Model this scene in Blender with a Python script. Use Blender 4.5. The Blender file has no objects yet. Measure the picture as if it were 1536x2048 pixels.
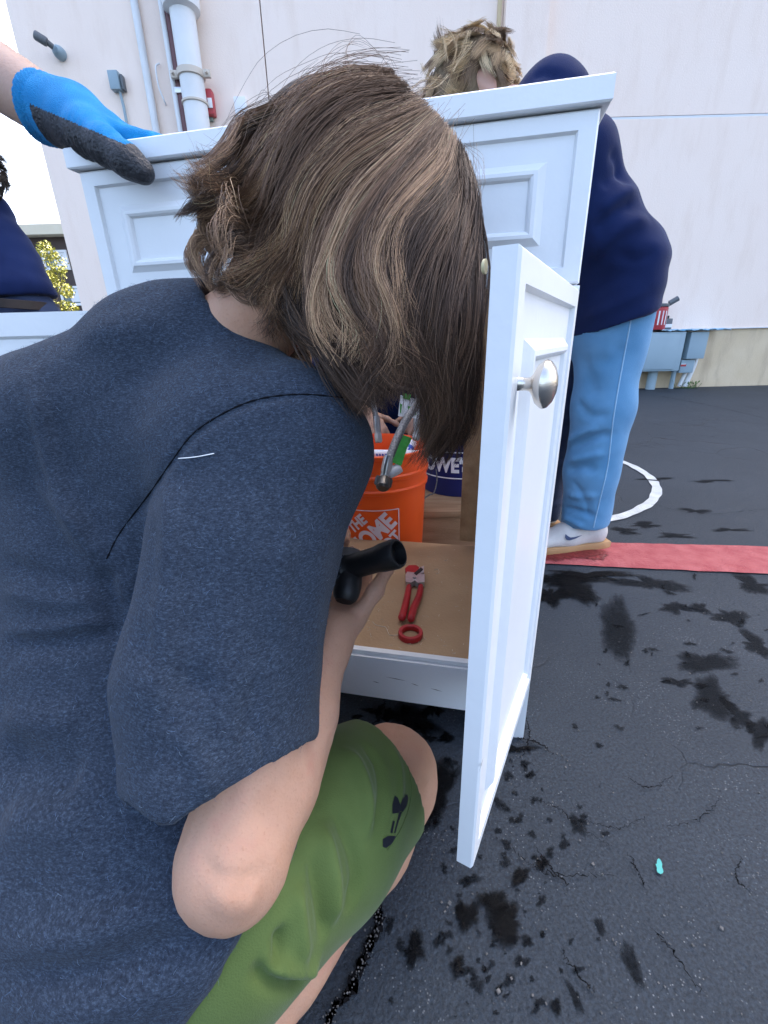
import bpy, bmesh, math, random
import numpy as np
import openvdb as vdb
from mathutils import Vector, Matrix
from mathutils.bvhtree import BVHTree
random.seed(7); rng = np.random.default_rng(7)
SC = bpy.context.scene
COL = SC.collection
R = math.radians

# ------------------------------------------------------------------ camera
F_PX, PITCH, ROLL, CAM_H = 869.58, 0.3720, -0.0251, 0.63
FW = np.array([0, math.cos(PITCH), -math.sin(PITCH)]); _r = np.array([1., 0, 0]); _u = np.cross(_r, FW)
RT = math.cos(ROLL) * _r + math.sin(ROLL) * _u
UP = -math.sin(ROLL) * _r + math.cos(ROLL) * _u
CAM = np.array([0, 0, CAM_H])
cd = bpy.data.cameras.new('camera'); cam = bpy.data.objects.new('camera', cd); COL.objects.link(cam)
cam.matrix_world = Matrix(((RT[0], UP[0], -FW[0], 0), (RT[1], UP[1], -FW[1], 0), (RT[2], UP[2], -FW[2], CAM_H), (0, 0, 0, 1)))
cd.sensor_fit = 'VERTICAL'; cd.sensor_height = 36; cd.lens = 36 * F_PX / 2048; cd.clip_start = .01; cd.clip_end = 2000
SC.camera = cam

# ------------------------------------------------------------------ sky, sun, exposure
SUN_EL, SUN_AZ = R(46), R(32)          # azimuth measured from +Y towards +X
w = bpy.data.worlds.new('World'); SC.world = w; w.use_nodes = True
nt = w.node_tree; nt.nodes.clear()
sky = nt.nodes.new('ShaderNodeTexSky'); sky.sky_type = 'NISHITA'; sky.sun_disc = False
sky.sun_elevation = SUN_EL; sky.sun_rotation = SUN_AZ
sky.air_density = .85; sky.dust_density = 6.0; sky.ozone_density = .15
bg = nt.nodes.new('ShaderNodeBackground'); bg.inputs[1].default_value = .15
wo = nt.nodes.new('ShaderNodeOutputWorld')
nt.links.new(sky.outputs[0], bg.inputs[0]); nt.links.new(bg.outputs[0], wo.inputs[0])
sl = bpy.data.lights.new('sun', 'SUN'); sl.energy = 4.0; sl.angle = R(.5); sl.color = (1, .94, .85)
so = bpy.data.objects.new('sun', sl); COL.objects.link(so)
sdir = Vector((math.sin(SUN_AZ) * math.cos(SUN_EL), math.cos(SUN_AZ) * math.cos(SUN_EL), math.sin(SUN_EL)))
so.rotation_euler = sdir.to_track_quat('Z', 'Y').to_euler()
SC.view_settings.view_transform = 'Standard'; SC.view_settings.look = 'None'
SC.view_settings.exposure = 2.72; SC.view_settings.gamma = 1; SC.view_settings.use_curve_mapping = False

# ------------------------------------------------------------------ helpers
V = lambda *a: np.array(a, float)
def nrm(v): v = np.asarray(v, float); return v / np.linalg.norm(v)
def ray(x, y): return FW + RT * (x - 768) / F_PX + UP * (1024 - y) / F_PX
def at(x, y, t): return CAM + ray(x, y) * t
def onz(x, y, z=0.): d = ray(x, y); return CAM + d * (z - CAM_H) / d[2]
def ony(x, y, Y): d = ray(x, y); return CAM + d * Y / d[1]

def empty(name, label, cat, loc=(0, 0, 0), group=None):
    o = bpy.data.objects.new(name, None); COL.objects.link(o); o.location = loc; o.empty_display_size = .05
    tag(o, label, cat, group); return o
def tag(o, label=None, cat=None, group=None, kind=None):
    for k, v in (('label', label), ('category', cat), ('group', group), ('kind', kind)):
        if v: o[k] = v
    return o
def mesh(name, vs, fs, mat, parent=None, smooth=True, auto=None):
    me = bpy.data.meshes.new(name)
    vs = np.asarray(vs, float)
    if parent is not None: vs = vs - np.array(abs_loc(parent))
    me.from_pydata(vs.tolist(), [], fs if isinstance(fs, list) else fs.tolist()); me.update()
    if mat: me.materials.append(mat)
    if smooth: me.polygons.foreach_set('use_smooth', [True] * len(me.polygons))
    if auto is not None:
        try: me.set_sharp_from_angle(angle=auto)
        except Exception: pass
    o = bpy.data.objects.new(name, me); COL.objects.link(o)
    if parent is not None: o.parent = parent
    return o
def abs_loc(o):
    l = np.zeros(3)
    while o is not None: l += np.array(o.location); o = o.parent
    return l
class MB:
    """collects shapes for ONE mesh"""
    def __init__(s): s.v = []; s.f = []
    def add(s, v, f):
        n = len(s.v); s.v += [tuple(map(float, p)) for p in v]; s.f += [tuple(i + n for i in q) for q in f]; return s
    def box(s, c, h, ax=None, bev=0.):
        ax = np.eye(3) if ax is None else np.asarray(ax); c = np.asarray(c, float)
        bm = bmesh.new(); bmesh.ops.create_cube(bm, size=2)
        for v in bm.verts: v.co = Vector((v.co.x * h[0], v.co.y * h[1], v.co.z * h[2]))
        if bev > 0: bmesh.ops.bevel(bm, geom=bm.edges[:], offset=bev, segments=2, affect='EDGES', profile=.6)
        bm.verts.index_update()
        vs = [c + np.array(v.co) @ ax for v in bm.verts]; fs = [tuple(v.index for v in f.verts) for f in bm.faces]
        bm.free(); return s.add(vs, fs)
    def tube(s, pts, rad, n=12, caps=True):
        pts = np.asarray(pts, float); k = len(pts)
        rad = np.full(k, rad) if np.isscalar(rad) else np.asarray(rad, float)
        T = np.gradient(pts, axis=0); T /= np.linalg.norm(T, axis=1)[:, None] + 1e-12
        ref = V(0, 0, 1) if abs(T[0][2]) < .9 else V(1, 0, 0)
        N = nrm(np.cross(T[0], ref)); vs = []
        for i in range(k):
            N = N - T[i] * (N @ T[i]); N = nrm(N); B = np.cross(T[i], N)
            for j in range(n):
                a = 2 * math.pi * j / n; vs.append(pts[i] + rad[i] * (math.cos(a) * N + math.sin(a) * B))
        fs = [(i * n + j, i * n + (j + 1) % n, (i + 1) * n + (j + 1) % n, (i + 1) * n + j) for i in range(k - 1) for j in range(n)]
        if caps: fs += [tuple(range(n))[::-1], tuple((k - 1) * n + j for j in range(n))]
        return s.add(vs, fs)
    def lathe(s, prof, c, axis=(0, 0, 1), n=32, sx=1., sy=1., ref=None):
        axis = nrm(axis); ref = ref if ref is not None else ((0, 0, 1) if abs(axis[2]) < .9 else (1, 0, 0))
        A = nrm(np.cross(ref, axis)); B = np.cross(axis, A); vs = []
        for r, h in prof:
            for j in range(n):
                a = 2 * math.pi * j / n; vs.append(np.asarray(c) + axis * h + r * (math.cos(a) * A * sx + math.sin(a) * B * sy))
        k = len(prof)
        fs = [(i * n + j, i * n + (j + 1) % n, (i + 1) * n + (j + 1) % n, (i + 1) * n + j) for i in range(k - 1) for j in range(n)]
        return s.add(vs, fs)
    def build(s, name, mat, parent=None, smooth=True, auto=R(40)):
        return mesh(name, s.v, s.f, mat, parent, smooth, auto)

def catmull(P, n):
    P = np.asarray(P, float); P = np.vstack([2 * P[0] - P[1], P, 2 * P[-1] - P[-2]]); m = len(P) - 3
    u = np.linspace(0, m - 1e-6, n); i = u.astype(int); t = (u - i)[:, None]
    a, b, c, d = P[i], P[i + 1], P[i + 2], P[i + 3]
    return .5 * (2 * b + (c - a) * t + (2 * a - 5 * b + 4 * c - d) * t * t + (-a + 3 * b - 3 * c + d) * t ** 3)

# ---- signed distance modelling (numpy -> openvdb -> one continuous mesh)
class SDF:
    def __init__(s, lo, hi, vs):
        s.lo = np.asarray(lo, float); s.vs = vs; n = np.ceil((np.asarray(hi) - s.lo) / vs).astype(int) + 1
        s.X = (s.lo[0] + vs * np.arange(n[0], dtype=np.float32))[:, None, None].astype(np.float32)
        s.Y = (s.lo[1] + vs * np.arange(n[1], dtype=np.float32))[None, :, None].astype(np.float32)
        s.Z = (s.lo[2] + vs * np.arange(n[2], dtype=np.float32))[None, None, :].astype(np.float32)
        s.d = np.full(tuple(n), 1e3, np.float32)
    def cap(s, a, b, ra, rb=None):
        rb = ra if rb is None else rb
        a = np.asarray(a, float); e = np.asarray(b, float) - a; L = float(e @ e) + 1e-12
        x, y, z = s.X - np.float32(a[0]), s.Y - np.float32(a[1]), s.Z - np.float32(a[2])
        t = np.clip((x * np.float32(e[0] / L) + y * np.float32(e[1] / L)) + z * np.float32(e[2] / L), 0, 1)
        return np.sqrt((x - t * np.float32(e[0])) ** 2 + (y - t * np.float32(e[1])) ** 2 + (z - t * np.float32(e[2])) ** 2) - (np.float32(ra) + np.float32(rb - ra) * t)
    def ell(s, c, r, ax=None):
        ax = np.eye(3) if ax is None else np.asarray(ax, float); r = np.asarray(r, float)
        x, y, z = s.X - np.float32(c[0]), s.Y - np.float32(c[1]), s.Z - np.float32(c[2])
        k0 = 0; k1 = 0
        for i in range(3):
            q = (x * np.float32(ax[i][0]) + y * np.float32(ax[i][1])) + z * np.float32(ax[i][2]); q = q * np.float32(1 / r[i])
            k0 = k0 + q * q; k1 = k1 + (q * np.float32(1 / r[i])) ** 2
        k0 = np.sqrt(k0); return k0 * (k0 - 1) / (np.sqrt(k1) + 1e-6)
    def oval(s, a, b, L, ra, rb):
        """segment with elliptical section: ra/rb = (half width along L, half depth)"""
        a = np.asarray(a, float); b = np.asarray(b, float); A = b - a; ln = np.linalg.norm(A); A = A / ln
        L = np.asarray(L, float); L = nrm(L - A * (L @ A)); Fv = np.cross(A, L)
        x, y, z = s.X - np.float32(a[0]), s.Y - np.float32(a[1]), s.Z - np.float32(a[2])
        dot = lambda v: (x * np.float32(v[0]) + y * np.float32(v[1])) + z * np.float32(v[2])
        h = dot(A); t = np.clip(h / np.float32(ln), 0, 1); wv = h - t * np.float32(ln)
        rx = np.float32(ra[0]) + np.float32(rb[0] - ra[0]) * t; ry = np.float32(ra[1]) + np.float32(rb[1] - ra[1]) * t
        rm = np.minimum(rx, ry)
        p, q, wv = dot(L) / rx, dot(Fv) / ry, wv / rm
        k0 = np.sqrt(p * p + q * q + wv * wv); k1 = np.sqrt((p / rx) ** 2 + (q / ry) ** 2 + (wv / rm) ** 2) + 1e-6
        return k0 * (k0 - 1) / k1
    def u(s, d, k=.02):
        h = np.maximum(k - np.abs(s.d - d), 0) / k; s.d = np.minimum(s.d, d) - h * h * np.float32(k * .25); return s
    def cut(s, d, k=.004):
        d = -d; h = np.maximum(k - np.abs(s.d - d), 0) / k; s.d = np.maximum(s.d, d) + h * h * np.float32(k * .25); return s
    def plane(s, p, n):
        n = nrm(n); return ((s.X - np.float32(p[0])) * np.float32(n[0]) + (s.Y - np.float32(p[1])) * np.float32(n[1])) + (s.Z - np.float32(p[2])) * np.float32(n[2])
    def chain(s, pts, rad, k=.02):
        for i in range(len(pts) - 1): s.u(s.cap(pts[i], pts[i + 1], rad[i], rad[i + 1]), k)
        return s
    def quads(s):
        g = vdb.FloatGrid(1.0); g.copyFromArray(np.clip(s.d, -4 * s.vs, 4 * s.vs)); g.gridClass = vdb.GridClass.LEVEL_SET
        p, q = g.convertToQuads(isovalue=0.0)
        p = p.astype(float) * s.vs + s.lo; q = q.astype(int)
        a = p[q[:, 0]]; b = p[q[:, 1]]; c = p[q[:, 2]]
        if np.einsum('ij,ij->i', a - p.mean(0), np.cross(b - a, c - a)).sum() < 0: q = q[:, ::-1]
        return p, q
def relax(p, q, it=2, lam=.5):
    e = np.vstack([q[:, [0, 1]], q[:, [1, 2]], q[:, [2, 3]], q[:, [3, 0]]]); e = np.vstack([e, e[:, ::-1]])
    cnt = np.bincount(e[:, 0], minlength=len(p))[:, None] + 1e-9
    for _ in range(it):
        acc = np.zeros_like(p)
        for c in range(3): acc[:, c] = np.bincount(e[:, 0], weights=p[e[:, 1], c], minlength=len(p))
        p = p + lam * (acc / cnt - p)
    return p
def vnorm(p, q):
    n = np.cross(p[q[:, 2]] - p[q[:, 0]], p[q[:, 3]] - p[q[:, 1]]); N = np.zeros_like(p)
    for c in range(3):
        for j in range(4): N[:, c] += np.bincount(q[:, j], weights=n[:, c], minlength=len(p))
    return N / (np.linalg.norm(N, axis=1)[:, None] + 1e-12)
def wob(p, scale, seed=0, n=7):
    r = np.random.default_rng(seed); o = np.zeros(len(p))
    for i in range(n):
        k = r.normal(size=3) * scale; o += np.sin(p @ k + r.uniform(0, 6.28))
    return o / math.sqrt(n)
def bvh_of(p, q): return BVHTree.FromPolygons([tuple(v) for v in p], [tuple(f) for f in q])
def hit(bvh, x, y):
    d = ray(x, y); r = bvh.ray_cast(Vector(CAM), Vector(nrm(d)))
    return None if r[0] is None else np.array(r[0])
def seg_dist(p, line):
    """distance of points to a polyline, and the position along it"""
    best = np.full(len(p), 1e9); tt = np.zeros(len(p)); n = len(line) - 1
    for i in range(n):
        a, b = line[i], line[i + 1]; e = b - a; t = np.clip((p - a) @ e / (e @ e + 1e-12), 0, 1)
        d = np.linalg.norm(p - a - t[:, None] * e, axis=1); m = d < best; best[m] = d[m]; tt[m] = ((i + t) / n)[m]
    return best, tt

# ------------------------------------------------------------------ materials
def mat(name, col, rough=.6, spec=.5, metal=0., var=None, scale=8., bump=0., bscale=60., sheen=0., stretch=None, detail=5., sss=0., coat=0.):
    """principled; var = second colour mixed in by noise"""
    m = bpy.data.materials.new(name); m.use_nodes = True; n = m.node_tree.nodes; l = m.node_tree.links
    b = n['Principled BSDF']; b.inputs['Roughness'].default_value = rough; b.inputs['Metallic'].default_value = metal
    b.inputs['Specular IOR Level'].default_value = spec; b.inputs['Base Color'].default_value = (*col, 1)
    if sheen: b.inputs['Sheen Weight'].default_value = sheen; b.inputs['Sheen Roughness'].default_value = .4
    if sss: b.inputs['Subsurface Weight'].default_value = sss; b.inputs['Subsurface Radius'].default_value = (.012, .005, .003); b.inputs['Subsurface Scale'].default_value = .6
    if coat: b.inputs['Coat Weight'].default_value = coat
    tc = n.new('ShaderNodeTexCoord'); mp = n.new('ShaderNodeMapping'); l.new(tc.outputs['Object'], mp.inputs[0])
    if stretch: mp.inputs['Scale'].default_value = stretch
    if var:
        x = n.new('ShaderNodeTexNoise'); x.inputs['Scale'].default_value = scale; x.inputs['Detail'].default_value = detail; l.new(mp.outputs[0], x.inputs[0])
        r = n.new('ShaderNodeValToRGB'); r.color_ramp.elements[0].position = .35; r.color_ramp.elements[1].position = .65
        r.color_ramp.elements[0].color = (*col, 1); r.color_ramp.elements[1].color = (*var, 1)
        l.new(x.outputs[0], r.inputs[0]); l.new(r.outputs[0], b.inputs['Base Color'])
    if bump:
        x = n.new('ShaderNodeTexNoise'); x.inputs['Scale'].default_value = bscale; x.inputs['Detail'].default_value = 4; l.new(mp.outputs[0], x.inputs[0])
        u = n.new('ShaderNodeBump'); u.inputs['Strength'].default_value = bump; u.inputs['Distance'].default_value = .01
        l.new(x.outputs[0], u.inputs['Height']); l.new(u.outputs[0], b.inputs['Normal'])
    return m
class NT:
    """small node-graph helper"""
    def __init__(s, m): s.m = m; s.n = m.node_tree.nodes; s.l = m.node_tree.links; s.b = s.n['Principled BSDF']
    def new(s, t, **kw):
        x = s.n.new('ShaderNode' + t)
        for k, v in kw.items():
            if k in x.inputs.keys(): x.inputs[k].default_value = v
            else: setattr(x, k, v)
        return x
    def link(s, a, b): s.l.new(a, b)
    def coord(s, scale=(1, 1, 1), rot=(0, 0, 0)):
        t = s.new('TexCoord'); m = s.new('Mapping'); m.inputs['Scale'].default_value = scale; m.inputs['Rotation'].default_value = rot
        s.link(t.outputs['Object'], m.inputs[0]); return m.outputs[0]
    def noise(s, vec, scale, detail=4., rough=.55):
        x = s.new('TexNoise', Scale=scale, Detail=detail, Roughness=rough); s.link(vec, x.inputs[0]); return x.outputs[0]
    def ramp(s, fac, stops):
        r = s.new('ValToRGB'); e = r.color_ramp.elements
        while len(e) < len(stops): e.new(.5)
        for i, (p, c) in enumerate(stops): e[i].position = p; e[i].color = (*c, 1) if len(c) == 3 else c
        s.link(fac, r.inputs[0]); return r.outputs[0]
    def mix(s, fac, a, b, mode='MIX'):
        x = s.new('Mix', data_type='RGBA', blend_type=mode)
        for k, v in ((0, fac), (6, a), (7, b)):
            if hasattr(v, 'node'): s.link(v, x.inputs[k])
            else: x.inputs[k].default_value = v if k == 0 else (*v, 1)
        return x.outputs[2]
    def bump(s, h, strength, dist=.01):
        u = s.new('Bump', Strength=strength, Distance=dist); s.link(h, u.inputs['Height']); s.link(u.outputs[0], s.b.inputs['Normal'])

white_paint = mat('white_paint', (.78, .80, .81), .38, .45, var=(.73, .75, .76), scale=5, bump=.05, bscale=90)
raw_board = mat('raw_board', (.42, .27, .15), .75, .3, var=(.30, .18, .095), scale=30, bump=.25, bscale=220)
nickel = mat('brushed_nickel', (.62, .58, .53), .24, .5, 1., bump=.04, bscale=200, stretch=(1, 1, 12))
steel = mat('steel', (.5, .5, .5), .3, .5, 1.)
skin_fair = mat('fair_skin', (.66, .42, .33), .5, .4, var=(.60, .36, .28), scale=14, bump=.06, bscale=260, sss=.25)
skin_brown = mat('brown_skin', (.36, .20, .13), .5, .4, var=(.30, .16, .10), scale=14, bump=.06, bscale=260, sss=.15)
skin_tan = mat('tan_skin', (.42, .27, .20), .52, .35, var=(.37, .23, .17), scale=10, bump=.1, bscale=200, sss=.15)
denim = mat('light_denim', (.085, .235, .41), .85, .25, var=(.125, .30, .50), scale=9, bump=.2, bscale=500, sheen=.15)
dark_and_shaded_denim = mat('dark_and_shaded_denim', (.015, .025, .06), .85, .25, var=(.03, .045, .09), scale=9, bump=.2, bscale=500, sheen=.1)  # colour of dark jeans; also paints the shade on one light leg
navy = mat('navy_cotton', (.007, .014, .055), .9, .1, var=(.010, .020, .074), scale=6, bump=.15, bscale=500, sheen=.12)
dark_hair_m = mat('dark_hair', (.02, .016, .014), .45, .5, var=(.035, .028, .024), scale=90, stretch=(1, 1, .15), bump=.4, bscale=150)
black_plastic = mat('black_plastic', (.008, .008, .009), .45, .4, bump=.05, bscale=200)
red_vinyl = mat('red_vinyl', (.42, .014, .018), .38, .45, var=(.34, .01, .014), scale=40)
orange_plastic = mat('orange_plastic', (.88, .105, .008), .42, .45, var=(.84, .09, .007), scale=6, bump=.04, bscale=60)
blue_plastic = mat('blue_plastic', (.008, .018, .13), .42, .45, var=(.01, .022, .16), scale=6)
pvc = mat('white_pvc', (.76, .76, .77), .35, .45)
blue_print = mat('blue_print', (.03, .10, .45), .5)
white_print = mat('white_print', (.72, .62, .66), .55, .3)
plain_white = mat('plain_white', (.8, .8, .8), .5, .3)
black_print = mat('black_print', (.006, .008, .014), .5, .3)

# ================================================================== GROUND
def asphalt_mat(name, base, base2, rough, damp=False):
    m = mat(name, base, rough, .38 if not damp else .06); g = NT(m); v = g.coord()
    big = g.noise(v, 2.2, 6, .6); col = g.ramp(big, [(.3, base), (.7, base2)])
    fine = g.noise(v, 260, 3, .7)
    col = g.mix(g.ramp(fine, [(.35, (.9,) * 3), (.65, (.0,) * 3)]), col, tuple(c * .35 for c in base))
    # pale aggregate showing through the binder
    vo = g.new('TexVoronoi', Scale=470.0 if not damp else 400.); g.link(v, vo.inputs[0])
    wn = g.new('TexWhiteNoise'); g.link(vo.outputs['Position'], wn.inputs[0])
    pick = g.ramp(wn.outputs[0], [(.935, (0,) * 3), (.965, (1,) * 3)])
    core = g.ramp(vo.outputs['Distance'], [(.28, (1,) * 3), (.5, (0,) * 3)])
    spots = g.noise(v, 7, 3, .6); dens = g.ramp(spots, [(.42, (0,) * 3), (.62, (1,) * 3)])
    k1 = g.new('Math', operation='MULTIPLY'); g.link(pick, k1.inputs[0]); g.link(core, k1.inputs[1])
    k2 = g.new('Math', operation='MULTIPLY'); g.link(k1.outputs[0], k2.inputs[0]); g.link(dens, k2.inputs[1])
    col = g.mix(k2.outputs[0], col, (.17, .175, .18) if not damp else (.05, .052, .055))
    # hairline cracks
    wv = g.new('TexNoise', Scale=5., Detail=4.); g.link(v, wv.inputs[0])
    vm = g.new('Vector' + 'Math', operation='MULTIPLY_ADD'); g.link(wv.outputs['Color'], vm.inputs[0]); vm.inputs[1].default_value = (.22, .22, 0); g.link(v, vm.inputs[2])
    vc = g.new('TexVoronoi', Scale=3.1, feature='DISTANCE_TO_EDGE'); g.link(vm.outputs[0], vc.inputs[0])
    crk = g.ramp(vc.outputs['Distance'], [(.002, (1,) * 3), (.006, (0,) * 3)])
    cm = g.ramp(g.noise(v, 1.7, 2), [(.5, (0,) * 3), (.62, (1,) * 3)])
    k3 = g.new('Math', operation='MULTIPLY'); g.link(crk, k3.inputs[0]); g.link(cm, k3.inputs[1])
    col = g.mix(k3.outputs[0], col, (.006, .006, .007))
    g.link(col, g.b.inputs['Base Color'])
    h = g.new('Math', operation='SUBTRACT'); g.link(g.noise(v, 150, 5, .65), h.inputs[0]); g.link(k3.outputs[0], h.inputs[1])
    g.bump(h.outputs[0], .9 if not damp else .5, .004)
    return m
asphalt = asphalt_mat('asphalt', (.0200, .0310, .0450), (.0345, .0490, .0670), .64)
damp_asphalt = asphalt_mat('damp_asphalt', (.0050, .0064, .0085), (.0075, .0088, .0110), .7, True)
wet_asphalt = asphalt_mat('wet_asphalt', (.0022, .0026, .0034), (.004, .0045, .0055), .45, True)
red_line = mat('red_line_paint', (.36, .070, .074), .65, .3, var=(.44, .115, .115), scale=22, bump=.6, bscale=160)
wet_red = mat('wet_red_paint', (.24, .022, .026), .28, .5, var=(.17, .016, .02), scale=30, bump=.5, bscale=160)
white_line = mat('white_line_paint', (.62, .63, .60), .6, .35, var=(.50, .51, .49), scale=18, bump=.6, bscale=160)
teal_paint = mat('teal_paint_chip', (.03, .33, .31), .5)
crack_m = mat('crack_dark', (.006, .006, .007), .9, .1, bump=.8, bscale=120)
pebble_m = mat('pebble', (.15, .145, .14), .8, .3, var=(.05, .05, .05), scale=300)

S = 400
tag(mesh('asphalt_ground', [(-S, -S, 0), (S, -S, 0), (S, S, 0), (-S, S, 0)], [(0, 1, 2, 3)], asphalt, smooth=False), kind='structure')

def jag(px, py, rx, ry, rot=0., n=46, amp=.22, seed=0, tail=0.):
    """a splash outline on the ground round a pixel centre"""
    r = np.random.default_rng(seed); ph = r.uniform(0, 6.28, 6); out = []
    for i in range(n):
        a = 2 * math.pi * i / n
        k = 1 + amp * sum(math.sin((j + 2) * a + ph[j]) / (j + 1.6) for j in range(6)) + r.normal() * .07
        x, y = math.cos(a) * rx * k, math.sin(a) * ry * k
        if tail: x *= 1 - tail * math.sin(a)
        out.append((px + x * math.cos(rot) - y * math.sin(rot), py + x * math.sin(rot) + y * math.cos(rot)))
    return out
def sheet(polys, z):
    m = MB()
    for P in polys:
        q = np.array([onz(x, y, 0) for x, y in P]); c = q.mean(0); n = len(q); rg = []
        for k in (.45, .8, 1.0, 1.22): rg += [(*(c + (p - c) * k)[:2], z) for p in q]
        m.add([(*c[:2], z)] + rg, [(0, i + 1, (i + 1) % n + 1) for i in range(n)] + [(1 + j * n + i, 1 + (j + 1) * n + i, 1 + (j + 1) * n + (i + 1) % n, 1 + j * n + (i + 1) % n) for j in range(3) for i in range(n)])
        z += .00001; m.alpha = getattr(m, 'alpha', []) + [1] + [1] * n + [.78] * n + [.5] * n + [0.] * n
    return m
def soft(o, m):
    a = o.data.attributes.new('edge', 'FLOAT', 'POINT'); a.data.foreach_set('value', np.array(m.alpha, np.float32)); return o
def soft_mat(m, top=1.):
    g = NT(m); a = g.new('Attribute'); a.attribute_name = 'edge'; v = g.coord(); nz = g.noise(v, 55, 5, .7); nz2 = g.noise(v, 9, 3, .6)
    k = g.new('Math', operation='MULTIPLY_ADD'); g.link(nz, k.inputs[0]); k.inputs[1].default_value = .9; g.link(a.outputs['Fac'], k.inputs[2])
    k2 = g.new('Math', operation='MULTIPLY_ADD'); g.link(nz2, k2.inputs[0]); k2.inputs[1].default_value = .5; g.link(k.outputs[0], k2.inputs[2])
    f = g.ramp(k2.outputs[0], [(.0, (0,) * 3), (1., (1,) * 3)]); mr = g.new('MapRange'); g.link(k2.outputs[0], mr.inputs[0]); mr.inputs[1].default_value = .92; mr.inputs[2].default_value = 1.62; mr.inputs[4].default_value = top
    t = g.new('BsdfTransparent'); mx = g.new('MixShader'); g.link(mr.outputs[0], mx.inputs[0]); g.link(t.outputs[0], mx.inputs[1]); g.link(g.b.outputs[0], mx.inputs[2])
    g.link(mx.outputs[0], g.n['Material Output'].inputs[0])
soft_mat(damp_asphalt, .62); soft_mat(wet_asphalt, .9); soft_mat(wet_red)
# painted markings
A, B, C_, D_ = onz(1060, 1083), onz(1536, 1095), onz(1536, 1150), onz(1060, 1128)
d1 = nrm(B - A); d2 = nrm(C_ - D_)
n = 90; up_e = [A - d1 * .9 + d1 * (i / n) * 3.4 for i in range(n + 1)]; lo_e = [D_ - d2 * .9 + d2 * (i / n) * 3.4 for i in range(n + 1)]
m = MB(); vs = []
for a, b in zip(up_e, lo_e): vs += [(a[0], a[1] + random.gauss(0, .0012), .004), (b[0], b[1] + random.gauss(0, .0012), .004)]
m.add(vs, [(2 * i + 1, 2 * i + 3, 2 * i + 2, 2 * i) for i in range(n)])
tag(m.build('red_ground_line', red_line, smooth=False), kind='structure')
pts = np.array([onz(*p)[:2] for p in ((1240, 921), (1290, 940), (1316, 963), (1322, 983), (1303, 1010), (1255, 1036), (1200, 1050))])
sol = np.linalg.lstsq(np.c_[2 * pts, np.ones(len(pts))], (pts ** 2).sum(1), rcond=None)[0]
CC = sol[:2]; CR = math.sqrt(sol[2] + CC @ CC)
m = MB(); N = 240; gaps = (0.62, 0.78, -.33)
for i in range(N):
    a0, a1 = 2 * math.pi * i / N, 2 * math.pi * (i + 1) / N
    am = ((a0 + a1) / 2 + math.pi) % (2 * math.pi) - math.pi
    if any(abs(am - gg) < .018 for gg in gaps): continue
    j = lambda a: .002 * math.sin(a * 23) + .0012 * math.sin(a * 51)
    ri, ro = CR - .038, CR
    m.add([(CC[0] + r * math.cos(a), CC[1] + r * math.sin(a), .004) for a in (a0, a1) for r in (ri + j(a), ro + j(a + 2))], [(0, 1, 3, 2)])
tag(m.build('white_ground_circle', white_line, smooth=False), kind='structure')
# damp patches and drips
damp = [jag(1238, 1268, 34, 62, -.35, 60, .2, 1, .45), jag(1412, 1326, 52, 22, .0, 60, .3, 2), jag(1425, 1398, 42, 36, .5, 60, .3, 3),
        jag(1478, 1432, 34, 16, .5, 50, .5, 4), jag(1520, 1465, 30, 22, .7, 50, .4, 5), jag(1352, 1216, 30, 10, .2, 50, .5, 6), jag(1462, 1236, 40, 13, .3, 50, .4, 7),
        jag(1300, 1168, 62, 13, .12, 60, .5, 8), jag(1505, 1170, 40, 13, .2, 50, .5, 9), jag(1512, 1290, 34, 17, .4, 50, .5, 10), jag(1355, 1365, 26, 9, 0, 40, .5, 11),
        jag(1400, 1217, 16, 12, .4, 40, .4, 12), jag(1265, 1932, 16, 44, -.35, 50, .2, 13, .4), jag(1200, 1855, 10, 18, -.3, 40, .25, 14), jag(1155, 1652, 16, 20, -.7, 40, .35, 15),
        jag(1128, 1690, 11, 10, 0, 40, .2, 16), jag(1150, 1995, 10, 32, -.4, 40, .3, 17), jag(1112, 2012, 7, 16, -.2, 30, .3, 18), jag(1062, 1550, 9, 9, 0, 30, .4, 19), jag(1210, 1668, 8, 7, 0, 30, .3, 20)]
damp += [jag(1315, 958, 26, 3, 0, 40, .6, 70), jag(1390, 1022, 24, 5, .1, 40, .6, 71), jag(1290, 1050, 30, 5, 0, 40, .6, 72), jag(1420, 962, 34, 3, 0, 40, .6, 73), jag(1250, 1062, 26, 6, 0, 40, .6, 74), jag(1460, 1060, 30, 4, 0, 40, .6, 75), jag(1350, 1072, 40, 4, 0, 40, .6, 76)]
rr = random.Random(3)
for i in range(120):
    x = rr.gauss(985, 110); y = rr.uniform(1440, 2040); s = rr.uniform(2, 11) * (1 + .3 * (rr.random() < .2))
    if 905 < x < 1055 and y < 1700 and (x - 905) < (1740 - y) * .30: continue
    damp.append(jag(x, y, s, s * rr.uniform(.7, 1.4), rr.uniform(-1, 1), 26, .4, 100 + i))
for i in range(40):
    damp.append(jag(rr.uniform(1180, 1536), rr.uniform(1150, 1480), rr.uniform(2, 12), rr.uniform(2, 5), rr.uniform(-.3, .3), 24, .5, 300 + i))
m = sheet(damp, .0005); tag(soft(m.build('damp_patches', damp_asphalt, smooth=False), m), kind='structure')
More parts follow.
